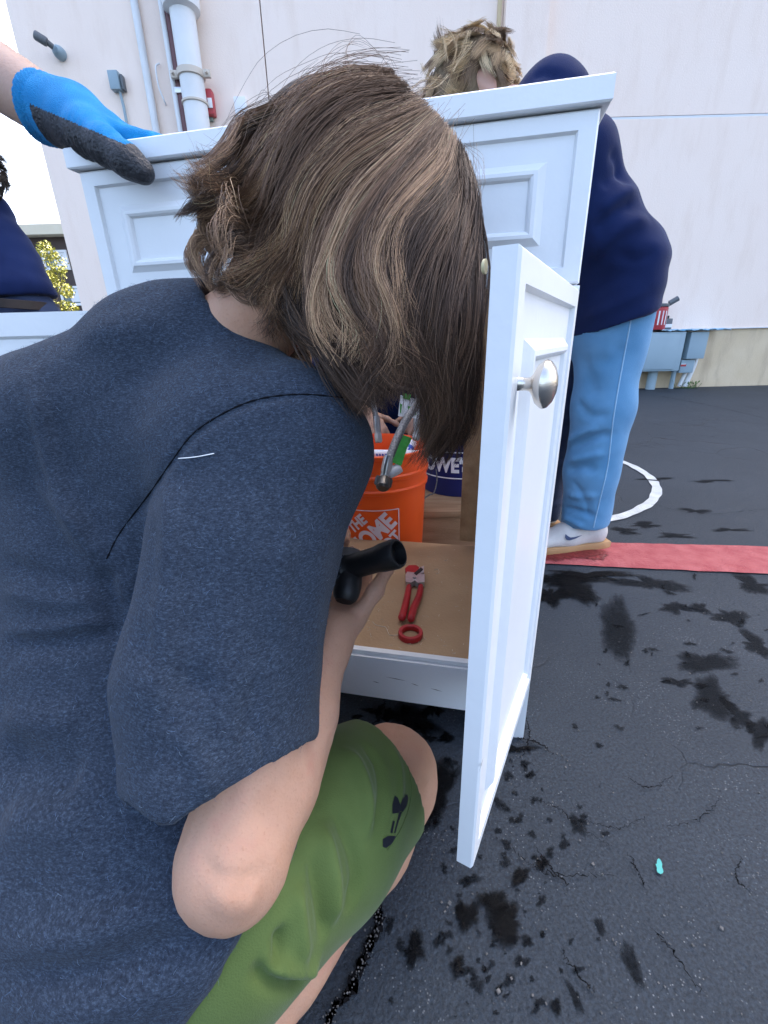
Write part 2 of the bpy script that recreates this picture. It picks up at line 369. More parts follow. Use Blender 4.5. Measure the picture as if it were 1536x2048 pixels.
wet = [jag(1130, 1160, 62, 15, -.05, 60, .5, 30), jag(1150, 1178, 45, 26, .1, 60, .35, 31), jag(1100, 1195, 26, 20, 0, 50, .4, 32), jag(1180, 1150, 70, 7, .05, 60, .6, 33),
       jag(1010, 1850, 34, 40, .5, 60, .35, 34), jag(935, 1835, 20, 34, .1, 50, .3, 35), jag(985, 1805, 24, 26, -.3, 50, .3, 36), jag(915, 1935, 17, 20, 0, 40, .3, 37), jag(1040, 1755, 16, 18, 0, 40, .35, 38),
       jag(1085, 1730, 12, 12, 0, 40, .3, 39), jag(820, 1440, 60, 26, .1, 60, .4, 41), jag(880, 1590, 26, 60, .3, 60, .5, 42), jag(830, 1900, 22, 30, 0, 40, .4, 43), jag(1030, 1500, 30, 8, -.1, 40, .6, 44)]
for i in range(30): wet.append(jag(rr.uniform(700, 900), rr.uniform(1420, 1480), rr.uniform(4, 16), rr.uniform(3, 10), 0, 26, .4, 500 + i))
m = sheet(wet, .0025); tag(soft(m.build('wet_patches', wet_asphalt, smooth=False), m), kind='structure')
m = sheet([jag(1118, 1108, 75, 18, -.02, 60, .2, 60), jag(1195, 1118, 16, 6, 0, 30, .4, 61)], .0062); tag(soft(m.build('wet_red_paint', wet_red, smooth=False), m), kind='structure')
tag(sheet([jag(1318, 1738, 6, 11, -.3, 20, .3, 62)], .004).build('teal_paint_spot', teal_paint, smooth=False), kind='structure')
# open cracks with crumbs of stone in them
def crack(px, wid, seed):
    L = catmull([onz(*p) for p in px], 16 * len(px)); r = np.random.default_rng(seed); L[:, :2] += r.normal(size=(len(L), 2)) * .0016
    T = np.gradient(L, axis=0); T /= np.linalg.norm(T, axis=1)[:, None]; Nn = np.c_[-T[:, 1], T[:, 0]]
    wv = wid * .42 * (.55 + .9 * np.abs(r.normal(size=len(L)))) * np.sin(np.linspace(.25, math.pi - .12, len(L))) ** .6
    vs = []
    for p, q, s in zip(L, Nn, wv): vs += [(p[0] + q[0] * s, p[1] + q[1] * s, .0052), (p[0] - q[0] * s, p[1] - q[1] * s, .0052)]
    return vs, [(2 * i, 2 * i + 1, 2 * i + 3, 2 * i + 2) for i in range(len(L) - 1)], L
m = MB(); peb = MB()
CR_ = [([(735, 1795), (760, 1835), (745, 1880), (728, 1920), (705, 1975), (668, 2030), (655, 2060)], .0088), ([(1035, 1480), (1075, 1490), (1105, 1512)], .0022), ([(1052, 1440), (1058, 1480), (1046, 1515)], .002),
       ([(710, 1480), (760, 1440), (770, 1400)], .004), ([(1070, 1700), (1100, 1740), (1140, 1780)], .0012), ([(1255, 1560), (1300, 1580), (1345, 1555)], .0010), ([(1150, 1640), (1230, 1660), (1290, 1640)], .0009),
       ([(1255, 1710), (1275, 1750), (1290, 1785)], .0012), ([(1060, 1600), (1120, 1625), (1160, 1660), (1225, 1700)], .0009), ([(1480, 1720), (1470, 1760), (1500, 1790)], .0012), ([(1120, 1900), (1160, 1960), (1190, 1990)], .0010),
       ([(1010, 1690), (1070, 1740), (1120, 1755), (1230, 1755)], .0010), ([(1300, 1860), (1340, 1905), (1400, 1990)], .0011), ([(1440, 1600), (1400, 1640), (1330, 1660)], .0008), ([(1285, 786), (1340, 797), (1420, 812), (1560, 845)], .006), ([(1300, 1010), (1400, 1030), (1536, 1020)], .0016), ([(1250, 900), (1330, 890), (1440, 905)], .002)]
for i, (px, wd) in enumerate(CR_):
    v_, f_, L = crack(px, wd, 40 + i); m.add(v_, f_)
    if i == 0:
        for p in L[4::1]:
            if random.random() < .8:
                s = random.uniform(.0004, .0011); peb.box((p[0] + random.gauss(0, .0025), p[1] + random.gauss(0, .0025), .0058), (s, s * random.uniform(.6, 1), s * .7), np.array(Matrix.Rotation(random.uniform(0, 3), 3, 'Z')), s * .35)
tag(m.build('ground_cracks', crack_m, smooth=False), kind='structure')
for i in range(230):
    q = onz(random.uniform(690, 1536), random.uniform(1180, 2046)); s = random.uniform(.0005, .0014) * (1.6 if random.random() < .06 else 1)
    peb.box((q[0], q[1], s * .8), (s, s * random.uniform(.5, 1), s * .6), np.array(Matrix.Rotation(random.uniform(0, 3), 3, 'Z')), s * .3)
tag(peb.build('loose_grit', pebble_m, smooth=False), kind='stuff')

# ================================================================== BUILDING
WY = 5.75
def stucco(name, c1, c2, stain=None, sc=1.2):
    m = mat(name, c1, .9, .2); g = NT(m); v = g.coord()
    col = g.ramp(g.noise(v, sc, 6, .6), [(.3, c1), (.7, c2)])
    if stain:
        sv = g.coord((2.2, 2.2, .5)); col = g.mix(g.ramp(g.noise(sv, 2.5, 6, .65), [(.5, (0,) * 3), (.75, (.8,) * 3)]), col, stain)
    g.link(col, g.b.inputs['Base Color']); g.bump(g.noise(v, 70, 6, .7), .35, .01)
    return m
wall_m = stucco('pale_stucco', (.92, .755, .64), (.94, .785, .675), (.85, .68, .56))
base_m = stucco('tan_stucco', (.66, .52, .34), (.72, .58, .40), (.46, .35, .24), 3.)
joint_m = mat('joint_metal', (.72, .73, .74), .5, .4)
gap_m = mat('joint_gap', (.12, .11, .11), .9, .1)
XL = ony(100, 300, WY)[0]
bld = empty('stucco_building', 'tall pale stucco building with pipes on its wall behind the cabinet', 'building', (0, WY, 0))
XL = ony(163, 612, WY)[0]; X2 = ony(1090, 60, WY)[0]; X1 = ony(1010, 60, WY - .12)[0]; ZT = 11.5
ZS = ony(1400, 657, WY)[2]; ZJ = ony(1400, 232, WY)[2]
m = MB()
def slab_xz(m, x0, x1, z0, z1, y0, y1): m.box(((x0 + x1) / 2, (y0 + y1) / 2, (z0 + z1) / 2), (abs(x1 - x0) / 2, abs(y1 - y0) / 2, abs(z1 - z0) / 2))
ZJ2 = ony(110, 336, WY)[2]; XJ = ony(536, 180, WY)[0]
g_ = .012
# stucco panels between the reveals, each standing proud of the core
for (x0, x1, z0, z1) in ((XL, XJ - .006, ZS, ZT), (XJ + .006, X1, ZS, ZT), (X2, 14, ZS, ZJ - g_), (X2, 14, ZJ + g_, ZT)):
    q = MB(); slab_xz(q, x0, x1, z0, z1, WY, WY + .08); q.build('wall_panel', wall_m, bld, False)
q = MB(); slab_xz(q, X1 + .003, X2 - .003, 0, ZT, WY - .11, WY + .08); q.build('pilaster', wall_m, bld, False)
q = MB(); slab_xz(q, XL + .01, 13.99, 0, ZT - .01, WY + .055, WY + 12); q.build('wall_core', gap_m, bld, False)
for x0, x1 in ((XL, X1), (X2, 14)):
    q = MB(); slab_xz(q, x0, x1, -.05, ZS - .012, WY + .02, WY + .078); q.build('wall_base', base_m, bld, False)
    q = MB(); slab_xz(q, x0 + .004, x1 - .004, ZS - .011, ZS - .001, WY - .012, WY + .05); q.build('weep_screed', joint_m, bld, False)
q = MB(); slab_xz(q, X2 + .004, 13.99, ZJ - g_ + .001, ZJ + g_ - .003, WY + .003, WY + .05); q.build('joint_strip', joint_m, bld, False)
q = MB(); slab_xz(q, X1 - .06, X1 - .022, .3, ZT - .02, WY - .025, WY - .002); q.build('wall_strip', mat('yellowed_strip', (.62, .50, .30), .6), bld, False)

# --- pipes and boxes on the wall
pipe_white = mat('painted_pipe', (.74, .75, .75), .45, .4, var=(.68, .69, .68), scale=4, bump=.06, bscale=40)
pipe_beige = mat('pipe_band', (.60, .53, .44), .5, .4)
maroon = mat('maroon_paint', (.13, .055, .06), .5, .4, var=(.16, .07, .075), scale=6)
grey_box = mat('grey_enamel', (.30, .40, .45), .45, .4, var=(.27, .36, .41), scale=3, bump=.05, bscale=60)
grey_dark = mat('dark_grey_enamel', (.12, .13, .14), .45, .4)
red_box_m = mat('red_enamel', (.45, .05, .06), .4, .45)
def wallpt(x, y, off=0.): return ony(x, y, WY - off)
a = wallpt(372, 60, .16); rp = .115
cx = wallpt(378, 120, .16)[0]
dp = empty('downspout_pipe', 'wide white painted drain pipe with collar and clamps running down the stucco wall', 'pipe', (cx, WY - .16, 0))
q = MB().tube([(cx, WY - .16, z) for z in np.linspace(.3, 9, 6)], rp, 28); q.build('pipe', pipe_white, dp)
zc = wallpt(372, 20, .16)[2]
q = MB().lathe([(rp, -.02), (rp + .05, 0), (rp + .055, .04), (rp + .055, .38), (rp + .02, .42), (rp, .43)], (cx, WY - .16, zc), n=28); q.build('collar', pipe_white, dp)
for yy in (150,):
    zz = wallpt(380, yy, .16)[2]
    q = MB().lathe([(rp + .002, -.03), (rp + .016, -.025), (rp + .016, .025), (rp + .002, .03)], (cx, WY - .16, zz), n=28)
    for s in (-1, 1): q.box((cx + s * (rp + .045), WY - .17, zz), (.035, .02, .03), bev=.006).tube([(cx + s * (rp + .05), WY - .23, zz), (cx + s * (rp + .05), WY - .12, zz)], .013, 8)
    q.build('clamp', pipe_beige, dp)
zz = wallpt(385, 208, .16)[2]
q = MB().lathe([(rp + .002, -.012), (rp + .012, -.008), (rp + .012, .008), (rp + .002, .012)], (cx, WY - .16, zz), n=28); q.build('band', pipe_beige, dp)
def vpipe(name, label, px0, px1, r, off, m, cat='pipe'):
    x = (wallpt(*px0, off)[0] + wallpt(*px1, off)[0]) / 2
    q = MB().tube([(x, WY - off, z) for z in np.linspace(.3, 9, 5)], r, 16); return tag(q.build(name, m), label, cat), x
_, xm = vpipe('maroon_pipe', 'dark maroon conduit pipe squeezed beside the wide white drain pipe', (345, 70), (360, 160), .06, .07, maroon, 'pipe')
q_, xt = vpipe('thin_white_pipe', 'thin white pipe touching the maroon pipe on the wall', (328, 60), (347, 160), .024, .12, pipe_white)
vpipe('white_pipe', 'medium white pipe alone on the wall, left of the maroon pipe', (284, 90), (301, 200), .036, .04, pipe_white)
zz = wallpt(358, 187, .07)[2]
q = MB().box((xm, WY - .075, zz), (.066, .066, .025), bev=.006); tag(q.build('pipe_strap', steel), 'steel strap clamping the maroon pipe to the wall', 'strap')
# cable loop
P = catmull([wallpt(319, 127, .02), wallpt(312, 132, .04), wallpt(313, 150, .05), wallpt(318, 175, .05), wallpt(328, 200, .04), wallpt(332, 210, .01)], 30)
tag(MB().tube(P, .008, 8).build('loose_cable', plain_white), 'loose white cable looping out of the stucco between two pipes', 'cable')
# red alarm box with white conduit
p0 = wallpt(417, 206, .06)
ab = empty('alarm_box', 'small red alarm box on the wall beside the drain pipe', 'alarm box', (p0[0], WY, p0[2]))
MB().box((p0[0], WY - .05, p0[2]), (.055, .05, .105), bev=.02).build('housing', red_box_m, ab)
MB().box((p0[0] - .035, WY - .02, p0[2] - .02), (.05, .018, .115), bev=.006).build('backplate', mat('green_grey', (.25, .32, .28), .5), ab)
MB().box((p0[0] + .03, WY - .108, p0[2] - .02), (.022, .006, .04), bev=.003).build('face_label', plain_white, ab)
P = catmull([wallpt(404, 160, .03), wallpt(406, 190, .05), wallpt(402, 198, .05), wallpt(400, 215, .05), wallpt(404, 240, .05), wallpt(412, 275, .05), wallpt(420, 330, .05)], 40)
tag(MB().tube(P, .017, 10).build('bent_conduit', pipe_white), 'white bent conduit curving below the red alarm box', 'conduit')
p0 = wallpt(482, 216, .05); tag(MB().box((p0[0], WY - .04, p0[2]), (.06, .04, .085), bev=.01).build('junction_box', plain_white), 'small blank white junction box on the wall by the boy\'s hair', 'junction box')
# security camera and small grey box on the left
p0 = wallpt(100, 86, .12); scam = empty('security_camera', 'dark security camera on a round grey mount high on the left wall', 'camera', (p0[0], WY, p0[2]))
MB().lathe([(0, 0), (.055, 0), (.055, .04), (.045, .07), (.025, .09), (0, .09)], (p0[0] + .02, WY, p0[2] - .03), (0, -1, 0), 24).build('mount', grey_box, scam)
MB().tube([(p0[0] + .02, WY - .12, p0[2] - .03), (p0[0] - .05, WY - .2, p0[2] + .02)], .025, 10).build('arm', grey_dark, scam)
MB().lathe([(0, 0), (.034, .0), (.038, .012), (.038, .09), (.032, .10), (0, .10)], (p0[0] + .0, WY - .17, p0[2] - .02), (-.85, -.35, .42), 20).build('body', grey_dark, scam)
p0 = wallpt(231, 163, .04); gb = empty('outlet_box', 'small grey outlet box with a thin conduit on the left of the wall', 'outlet', (p0[0], WY, p0[2]))
MB().box((p0[0], WY - .04, p0[2]), (.05, .04, .075), bev=.008).build('box', grey_box, gb)
MB().box((p0[0] + .07, WY - .03, p0[2] - .01), (.012, .03, .06), bev=.004).build('cover_flap', grey_dark, gb)
MB().tube([(p0[0] + .02, WY - .03, p0[2] - .07), (p0[0] + .03, WY - .03, p0[2] - .2), (p0[0] + .03, WY - .03, .4)], .014, 10).build('conduit', grey_box, gb)
# electrical cabinet
eb = empty('electrical_cabinet', 'pale blue grey electrical cabinet on the tan wall base with conduits into the asphalt', 'electrical box', (wallpt(1340, 700)[0], WY, 0))
def wbox(x0, y0, x1, y1, off, dep, name, m, parent, bev=.008):
    A, B = wallpt(x0, y1, off + dep), wallpt(x1, y0, off + dep)
    q = MB().box(((A[0] + B[0]) / 2, WY - off - dep / 2, (A[2] + B[2]) / 2), ((B[0] - A[0]) / 2, dep / 2, (B[2] - A[2]) / 2), bev=bev); return q.build(name, m, parent)
wbox(1262, 663, 1374, 744, 0, .24, 'main_box', grey_box, eb)
wbox(1274, 667, 1362, 740, .242, .012, 'door', grey_box, eb, .004)
wbox(1372.5, 663, 1420, 718, 0, .21, 'side_box', grey_box, eb)
wbox(1358, 719, 1391, 746, 0, .17, 'lower_box', grey_box, eb)
wbox(1361, 728, 1373, 733, .17, .004, 'warning_label', red_box_m, eb, .001)
wbox(1362, 727.5, 1372, 729, .174, .002, 'label_line', plain_white, eb, .0005)
for x, r in ((1306, .055), (1348, .028)):
    p0 = wallpt(x, 745, .1); MB().tube([(p0[0], WY - .1, p0[2] + .02), (p0[0], WY - .1, -.02)], r, 16).build('conduit', grey_box, eb)
for dx, r in ((0, .024), (11, .03)):
    P = catmull([wallpt(1381 + dx, 716, .08), wallpt(1376 + dx, 732, .08), wallpt(1366 + dx, 755, .08), wallpt(1358 + dx, 773, .08)], 16); MB().tube(P, r, 12).build('conduit', pipe_white, eb)
ztop = wallpt(1330, 663, .24)[2]
# things left on the electrical cabinet
sheet_m = mat('blue_sheet', (.10, .35, .55), .5, var=(.55, .6, .62), scale=7)
A, B = wallpt(1318, 660, .2), wallpt(1455, 660, .2)
n = 40; vs = []
for i in range(n + 1):
    x = A[0] + (B[0] - A[0]) * i / n; z = ztop + .006 + .006 * math.sin(i * .9) + .004 * math.sin(i * 2.3)
    vs += [(x, WY - .26, z), (x, WY - .02, z + .004), (x, WY - .26, z + .010), (x, WY - .02, z + .014)]
fs = [];
for i in range(n): b = 4 * i; c = b + 4; fs += [(b, c, c + 2, b + 2), (b + 2, c + 2, c + 3, b + 3), (b + 1, b + 3, c + 3, c + 1), (b, b + 1, c + 1, c)]
tag(mesh('blue_board', vs, fs, sheet_m), 'thin blue and white sheet lying along the top of the electrical cabinet', 'sheet')
pz = wallpt(1308, 658, .16); zb = ztop + .022
can = empty('striped_can', 'red and white striped can with a grey lid on top of the electrical cabinet', 'can', (pz[0], WY - .16, zb))
MB().lathe([(0, 0), (.105, 0), (.11, .01), (.11, .235), (.1, .245)], (pz[0], WY - .16, zb), n=28).build('body', red_box_m, can)
for k in range(5):
    a = -2.3 + k * .38; MB().lathe([(.1115, .03), (.1115, .21)], (pz[0], WY - .16, zb), n=28)
    q = MB(); vs = []
    for j in range(4):
        aa = a + j * .045
        for z in (.05, .20): vs.append((pz[0] + .1125 * math.cos(aa), WY - .16 + .1125 * math.sin(aa), zb + z))
    q.add(vs, [(2 * j, 2 * j + 2, 2 * j + 3, 2 * j + 1) for j in range(3)]); q.build('white_stripe', plain_white if k % 2 else white_print, can)
MB().lathe([(0, .246), (.115, .246), (.118, .256), (.118, .275), (.05, .285), (0, .285)], (pz[0], WY - .16, zb), n=28).build('lid', grey_dark, can)
MB().tube([(pz[0] + .1, WY - .2, zb + .28), (pz[0] + .18, WY - .22, zb + .33)], .03, 8).build('handle', grey_dark, can)
pz = wallpt(1329, 655, .15)
cad = empty('dark_tin', 'dark grey tin beside the striped can on the electrical cabinet', 'tin', (pz[0], WY - .15, zb))
MB().box((pz[0], WY - .15, zb + .06), (.055, .05, .06), bev=.012).build('body', grey_dark, cad)
MB().box((pz[0], WY - .203, zb + .04), (.05, .003, .018), bev=.001).build('label', plain_white, cad)
MB().lathe([(0, .12), (.03, .12), (.03, .15), (.0, .155)], (pz[0], WY - .15, zb), n=16).build('cap', black_plastic, cad)
# weed at the foot of the wall
weed_m = mat('weed_leaf', (.06, .14, .03), .6, .3, var=(.10, .20, .05), scale=30)
pz = wallpt(1378, 773, .1); wd = empty('weed', 'small green weed growing at the foot of the wall under the conduits', 'weed', (pz[0], WY - .1, 0))
q = MB(); qs = MB()
for i in range(34):
    a = random.uniform(0, 6.28); L = random.uniform(.03, .09); e = random.uniform(.2, 1.2); b = V(pz[0] + random.gauss(0, .05), WY - .1 + random.gauss(0, .03), 0)
    d = V(math.cos(a) * math.cos(e), math.sin(a) * math.cos(e), math.sin(e)); s = nrm(np.cross(d, V(0, 0, 1))) * .012; t = b + d * L
    qs.tube([b, t], .002, 5); q.add([t, t + d * .02 + s, t + d * .05, t + d * .02 - s], [(0, 1, 2, 3)])
q.build('leaves', weed_m, wd)['kind'] = 'stuff'; qs.build('stems', weed_m, wd)['kind'] = 'stuff'

# ================================================================== FAR LEFT: brown building and tree
brown_m = stucco('brown_stucco', (.085, .065, .06), (.10, .078, .07))
cream_m = stucco('cream_stucco', (.70, .62, .46), (.74, .66, .52))
glass_m = mat('window_glass', (.10, .15, .16), .08, .6)
HY = 26.
def hp(x, y): return ony(x, y, HY)
hb = empty('brown_building', 'dark brown building with white framed windows and cream roof band far left', 'building', (hp(110, 540)[0], HY, 0))
xa, xb = hp(-200, 540)[0], hp(168, 540)[0] + 2.5; zt = hp(110, 474)[2]
q = MB(); slab_xz(q, xa, xb, 0, zt, HY, HY + 8); q.build('wall', brown_m, hb, False)
q = MB(); slab_xz(q, xa - .3, xb + .3, zt + .005, zt + .45, HY - .6, HY + 8.2); q.build('roof_band', cream_m, hb, False)
for (x0, y0, x1, y1) in ((92, 500, 133, 541), (128, 572, 160, 612), (-10, 500, 30, 541)):
    A, B = hp(x0, y1), hp(x1, y0); c = ((A[0] + B[0]) / 2, HY - .03, (A[2] + B[2]) / 2); hw, hh = (B[0] - A[0]) / 2, (B[2] - A[2]) / 2
    q = MB()
    for s in (-1, 1):
        q.box((c[0] + s * (hw - .06), c[1], c[2]), (.06, .05, hh)); q.box((c[0], c[1], c[2] + s * (hh - .06)), (hw - .12, .05, .06))
    q.box((c[0], c[1], c[2]), (.03, .045, hh - .12)); wf = q.build('window', plain_white, hb, False)
    for s in (-1, 1): MB().box((c[0] + s * hw * .45, c[1] + .01, c[2]), (hw * .42, .012, hh - .12)).build('pane', glass_m, wf, False)
    MB().box((c[0] + hw * .45, c[1] - .012, c[2] + .02), (hw * .40, .006, hh - .16)).build('blind', plain_white, wf, False)
leaf_m = mat('sunlit_leaf', (.20, .22, .03), .6, .3, var=(.32, .30, .05), scale=3)
lb = leaf_m.node_tree.nodes['Principled BSDF']; lb.inputs['Transmission Weight'].default_value = 0.
bark_m = mat('bark', (.10, .075, .055), .9, var=(.14, .11, .08), scale=10)
TY = 17.
tp = ony(95, 560, TY); tr = empty('street_tree', 'yellow green young tree standing before the brown building', 'tree', (tp[0], TY, 0))
q = MB().tube(catmull([(tp[0], TY, 0), (tp[0] + .05, TY, 1.2), (tp[0] - .05, TY, 2.4), (tp[0], TY, 3.4)], 12), np.linspace(.09, .03, 12), 10)
for k in range(7):
    a = random.uniform(0, 6.28); z = random.uniform(1.2, 2.6); q.tube([(tp[0], TY, z), (tp[0] + .45 * math.cos(a), TY + .45 * math.sin(a), z + .7)], [.03, .01], 6)
q.build('trunk', bark_m, tr)
vs, fs = [], []; zt0 = ony(70, 478, TY)[2]
cl = [(V(tp[0] + random.gauss(0, .42), TY + random.gauss(0, .4), random.uniform(1.0, zt0 - .2)), random.uniform(.2, .36)) for _ in range(26)]
for c, r_ in cl:
    for _ in range(170):
        d = nrm(rng.normal(size=3)); p = c + d * r_ * rng.uniform(.4, 1) ** .5; e1 = nrm(rng.normal(size=3)); e2 = nrm(np.cross(e1, rng.normal(size=3))); s = rng.uniform(.03, .065); n0 = len(vs)
        vs += [p - e1 * s, p + e2 * s * .5, p + e1 * s, p - e2 * s * .5]; fs.append((n0, n0 + 1, n0 + 2, n0 + 3))
mesh('crown', vs, fs, leaf_m, tr)

# ================================================================== VANITY CABINET
YAW = .2194; EX = V(math.cos(YAW), -math.sin(YAW), 0); EN = V(-math.sin(YAW), -math.cos(YAW), 0); EZ = V(0, 0, 1)
HR = V(.2257, .5434, 0); W_ = .6211; DEP = .465
AX = np.array([EX, EN, EZ])
def C(x, o, z): return HR + EX * x + EN * o + EZ * z
ZTOP, ZSB, ZBT, ZD, ZSH, ZRB, ZDB, ZDT, TH = .8649, .8435, .8414, .6865, .1341, .0433, .1255, .680, .0168
van = empty('vanity_cabinet', 'white two door bathroom vanity cabinet standing open on the asphalt', 'cabinet', C(-W_ / 2, -DEP / 2, 0))
def cbox(x0, x1, o0, o1, z0, z1, name, m=white_paint, bev=.0012, parent=van):
    return MB().box(C((x0 + x1) / 2, (o0 + o1) / 2, (z0 + z1) / 2), (abs(x1 - x0) / 2, abs(o1 - o0) / 2, abs(z1 - z0) / 2), AX, bev).build(name, m, parent, True, R(30))
OV = .0075
# counter: bevelled slab
q = MB(); xo, xi = (-W_ - OV, OV), (-W_ + .10, -.10); oo, oi = (OV, -DEP - .01), (-.09, -DEP + .07)   # basin cut-out in the middle
o4 = [(xo[0], oo[0]), (xo[1], oo[0]), (xo[1], oo[1]), (xo[0], oo[1])]; i4 = [(xi[0], oi[0]), (xi[1], oi[0]), (xi[1], oi[1]), (xi[0], oi[1])]
b_ = .0015; o4b = [(xo[0] + b_, oo[0] - b_), (xo[1] - b_, oo[0] - b_), (xo[1] - b_, oo[1] + b_), (xo[0] + b_, oo[1] + b_)]
RG4 = [(i4, ZTOP), (o4b, ZTOP), (o4, ZTOP - b_), (o4, ZSB - .0005 + b_), (o4b, ZSB - .0005), (i4, ZSB - .0005), (i4, ZTOP)]
q.add([C(x, o, z) for r_, z in RG4 for x, o in r_], [(i * 4 + j, i * 4 + (j + 1) % 4, (i + 1) * 4 + (j + 1) % 4, (i + 1) * 4 + j) for i in range(6) for j in range(4)]); q.build('counter_top', white_paint, van, True, R(20))
cbox(-W_, 0, -.0185, -.0375, .70, ZSB - .0015, 'top_rail')
T_ = .016
for s in (0, 1):
    x0, x1 = (-T_, -.0003) if s == 0 else (-W_ + .0003, -W_ + T_)
    # side panel with cut-out foot
    q = MB(); prof = [(-.018, 0), (-.075, 0), (-.115, .05), (-DEP + .10, .05), (-DEP + .06, 0), (-DEP, 0), (-DEP, ZSB - .002), (-.018, ZSB - .002)]
    vs = [C(x, o, z) for x in (x0, x1) for o, z in prof]; k = len(prof)
    fs = [tuple(range(k)), tuple(range(2 * k - 1, k - 1, -1))] + [(i, i + k, (i + 1) % k + k, (i + 1) % k) for i in range(k)]
    q.add(vs, fs); q.build('side_panel', white_paint, van, False)
# face frame: stiles with foot, bottom rail with curved bracket
ST = .020
for x0, x1 in ((-ST, 0), (-W_, -W_ + ST)):
    cbox(x0, x1, 0, -.0178, 0, ZD - .002, 'face_stile')
q = MB(); zt_ = ZSH - .004; k = .028
prof = [(-W_ + ST + .0004, .012), (-W_ + ST + .012, .030), (-W_ + ST + k, ZRB), (-ST - k, ZRB), (-ST - .012, .030), (-ST - .0004, .012), (-ST - .0004, zt_), (-W_ + ST + .0004, zt_)]
vs = [C(x, o, z) for o in (-.0006, -.0172) for x, z in prof]; n = len(prof)
fs = [tuple(range(n)), tuple(range(2 * n - 1, n - 1, -1))] + [(i, i + n, (i + 1) % n + n, (i + 1) % n) for i in range(n)]
q.add(vs, fs); q.build('bottom_rail', white_paint, van, False)
cbox(-W_ + ST, -ST, -.006, -.0172, ZSH - .0035, ZSH + .0045, 'rail_lip')
cbox(-W_ + T_ + .001, -T_ - .001, -.0176, -DEP + .004, ZSH - .014, ZSH - .001, 'floor_panel', raw_board)
cbox(-W_ + T_ + .03, -T_ - .012, -.019, -DEP + .01, ZSH - .0006, ZSH + .0022, 'floor_liner', mat('brown_hardboard', (.42, .27, .145), .6, .35, var=(.36, .22, .115), scale=9, bump=.1, bscale=200))
cbox(-.135, -T_ - .001, -DEP + .0035, -DEP + .014, .150, ZSB - .004, 'back_strip', raw_board)
cbox(-W_ + T_ + .001, -W_ + .12, -DEP + .0035, -DEP + .014, .150, ZSB - .004, 'back_strip', raw_board)
cbox(-W_ + .1205, -.1355, -DEP + .0035, -DEP + .014, .74, ZSB - .004, 'back_strip', raw_board)

def raised(o, xv, nv, w, h, th, fr, rings, name, parent, back=True, m=white_paint):
    """a moulded front: rectangle rings (inset, height) from the edge inwards; o = lower corner, xv across, nv outward normal"""
    vs, fs = [], []
    R0 = [(0., -th), (0., -.002), (.002, 0.)] + rings
    for ins, hh in R0:
        ix, iz = (ins if not isinstance(ins, tuple) else ins[0]), (ins if not isinstance(ins, tuple) else ins[1])
        for x, z in ((ix, iz), (w - ix, iz), (w - ix, h - iz), (ix, h - iz)): vs.append(o + xv * x + EZ * z + nv * hh)
    n = len(R0)
    for i in range(n - 1):
        for j in range(4): fs.append((i * 4 + j, i * 4 + (j + 1) % 4, (i + 1) * 4 + (j + 1) % 4, (i + 1) * 4 + j))
    fs.append(tuple((n - 1) * 4 + j for j in range(4)))
    if back:   # flat frame and shallow recess on the back
        b0 = len(vs); RB = [(.0, -th), (.03, -th), (.034, -th + .004)]
        for ins, hh in RB:
            for x, z in ((ins, ins), (w - ins, ins), (w - ins, h - ins), (ins, h - ins)): vs.append(o + xv * x + EZ * z + nv * hh)
        for i in range(2):
            for j in range(4): fs.append((b0 + i * 4 + j, b0 + (i + 1) * 4 + j, b0 + (i + 1) * 4 + (j + 1) % 4, b0 + i * 4 + (j + 1) % 4))
        fs.append(tuple(b0 + 8 + j for j in (3, 2, 1, 0)))
    ob = mesh(name, vs, fs, m, parent, False); bm = bmesh.new(); bm.from_mesh(ob.data); bmesh.ops.remove_doubles(bm, verts=bm.verts, dist=1e-6); bmesh.ops.recalc_face_normals(bm, faces=bm.faces); bm.to_mesh(ob.data); bm.free()
    return ob
RG = [(.0165, 0.), (.0185, -.0045), (.040, -.0040), (.0455, .0), (.0475, .0018), (.051, .0020), (.0535, .0004), (.0555, -.0032)]
raised(C(-W_ + .001, .0, ZD), EX, EN, W_ - .002, ZBT - ZD, .0175, 0, [((a * 1.15, a * .98), b) for a, b in RG], 'drawer_front', van)
DA = -1.2861
dd = math.cos(DA) * (-EX) - math.sin(DA) * EN; dn = math.cos(DA) * EN - math.sin(DA) * EX
DW = .2989
RGD = [(.0185, 0.), (.0205, -.0055), (.050, -.0050), (.0555, .0), (.058, .002), (.062, .0022), (.0645, .0004), (.0665, -.0034)]
H0 = C(0, .0008, 0)
door = raised(H0 + EZ * ZDB, dd, dn, DW, ZDT - ZDB, TH, 0, RGD, 'door', van)
# left door, opened almost flat beside the cabinet (its inner face towards us)
HL = C(-W_, .0008, 0)
al = R(168); dl = math.cos(al) * EX + math.sin(al) * EN; dln = math.cos(al) * EN - math.sin(al) * EX
door2 = raised(HL + EZ * ZDB, dl, dln, DW, ZDT - ZDB, TH, 0, RGD, 'door', van)
# door knob
kp = H0 + dd * (DW - .030)
def on_plane(x, y, P, n): d = ray(x, y); return CAM + d * ((P - CAM) @ n) / (d @ n)
ks = on_plane(1037, 768, H0, dn); ks = ks - dn * .004
prof = [(a_ * .73, b_ * .85) for a_, b_ in [(0, 0), (.0068, 0), (.0068, .002), (.0050, .004), (.0044, .010), (.0050, .0135), (.0085, .0160), (.0135, .0185), (.0165, .0225), (.0172, .0245), (.0160, .0275), (.0120, .0310), (.0060, .0332), (0, .0338)]]
kn = MB().lathe(prof, ks, dn, 40, 1.0, 1.25)
kn.build('knob', nickel, door, True, R(60))
# yellowish bumper on the door edge
hp_ = on_plane(972, 533, H0 + dd * DW * .97, dd)
MB().lathe([(0, 0), (.0042, 0), (.0042, .0015), (.003, .0024), (0, .0028)], hp_, -dn, 14).build('bumper', mat('clear_bumper', (.6, .52, .3), .4), door)

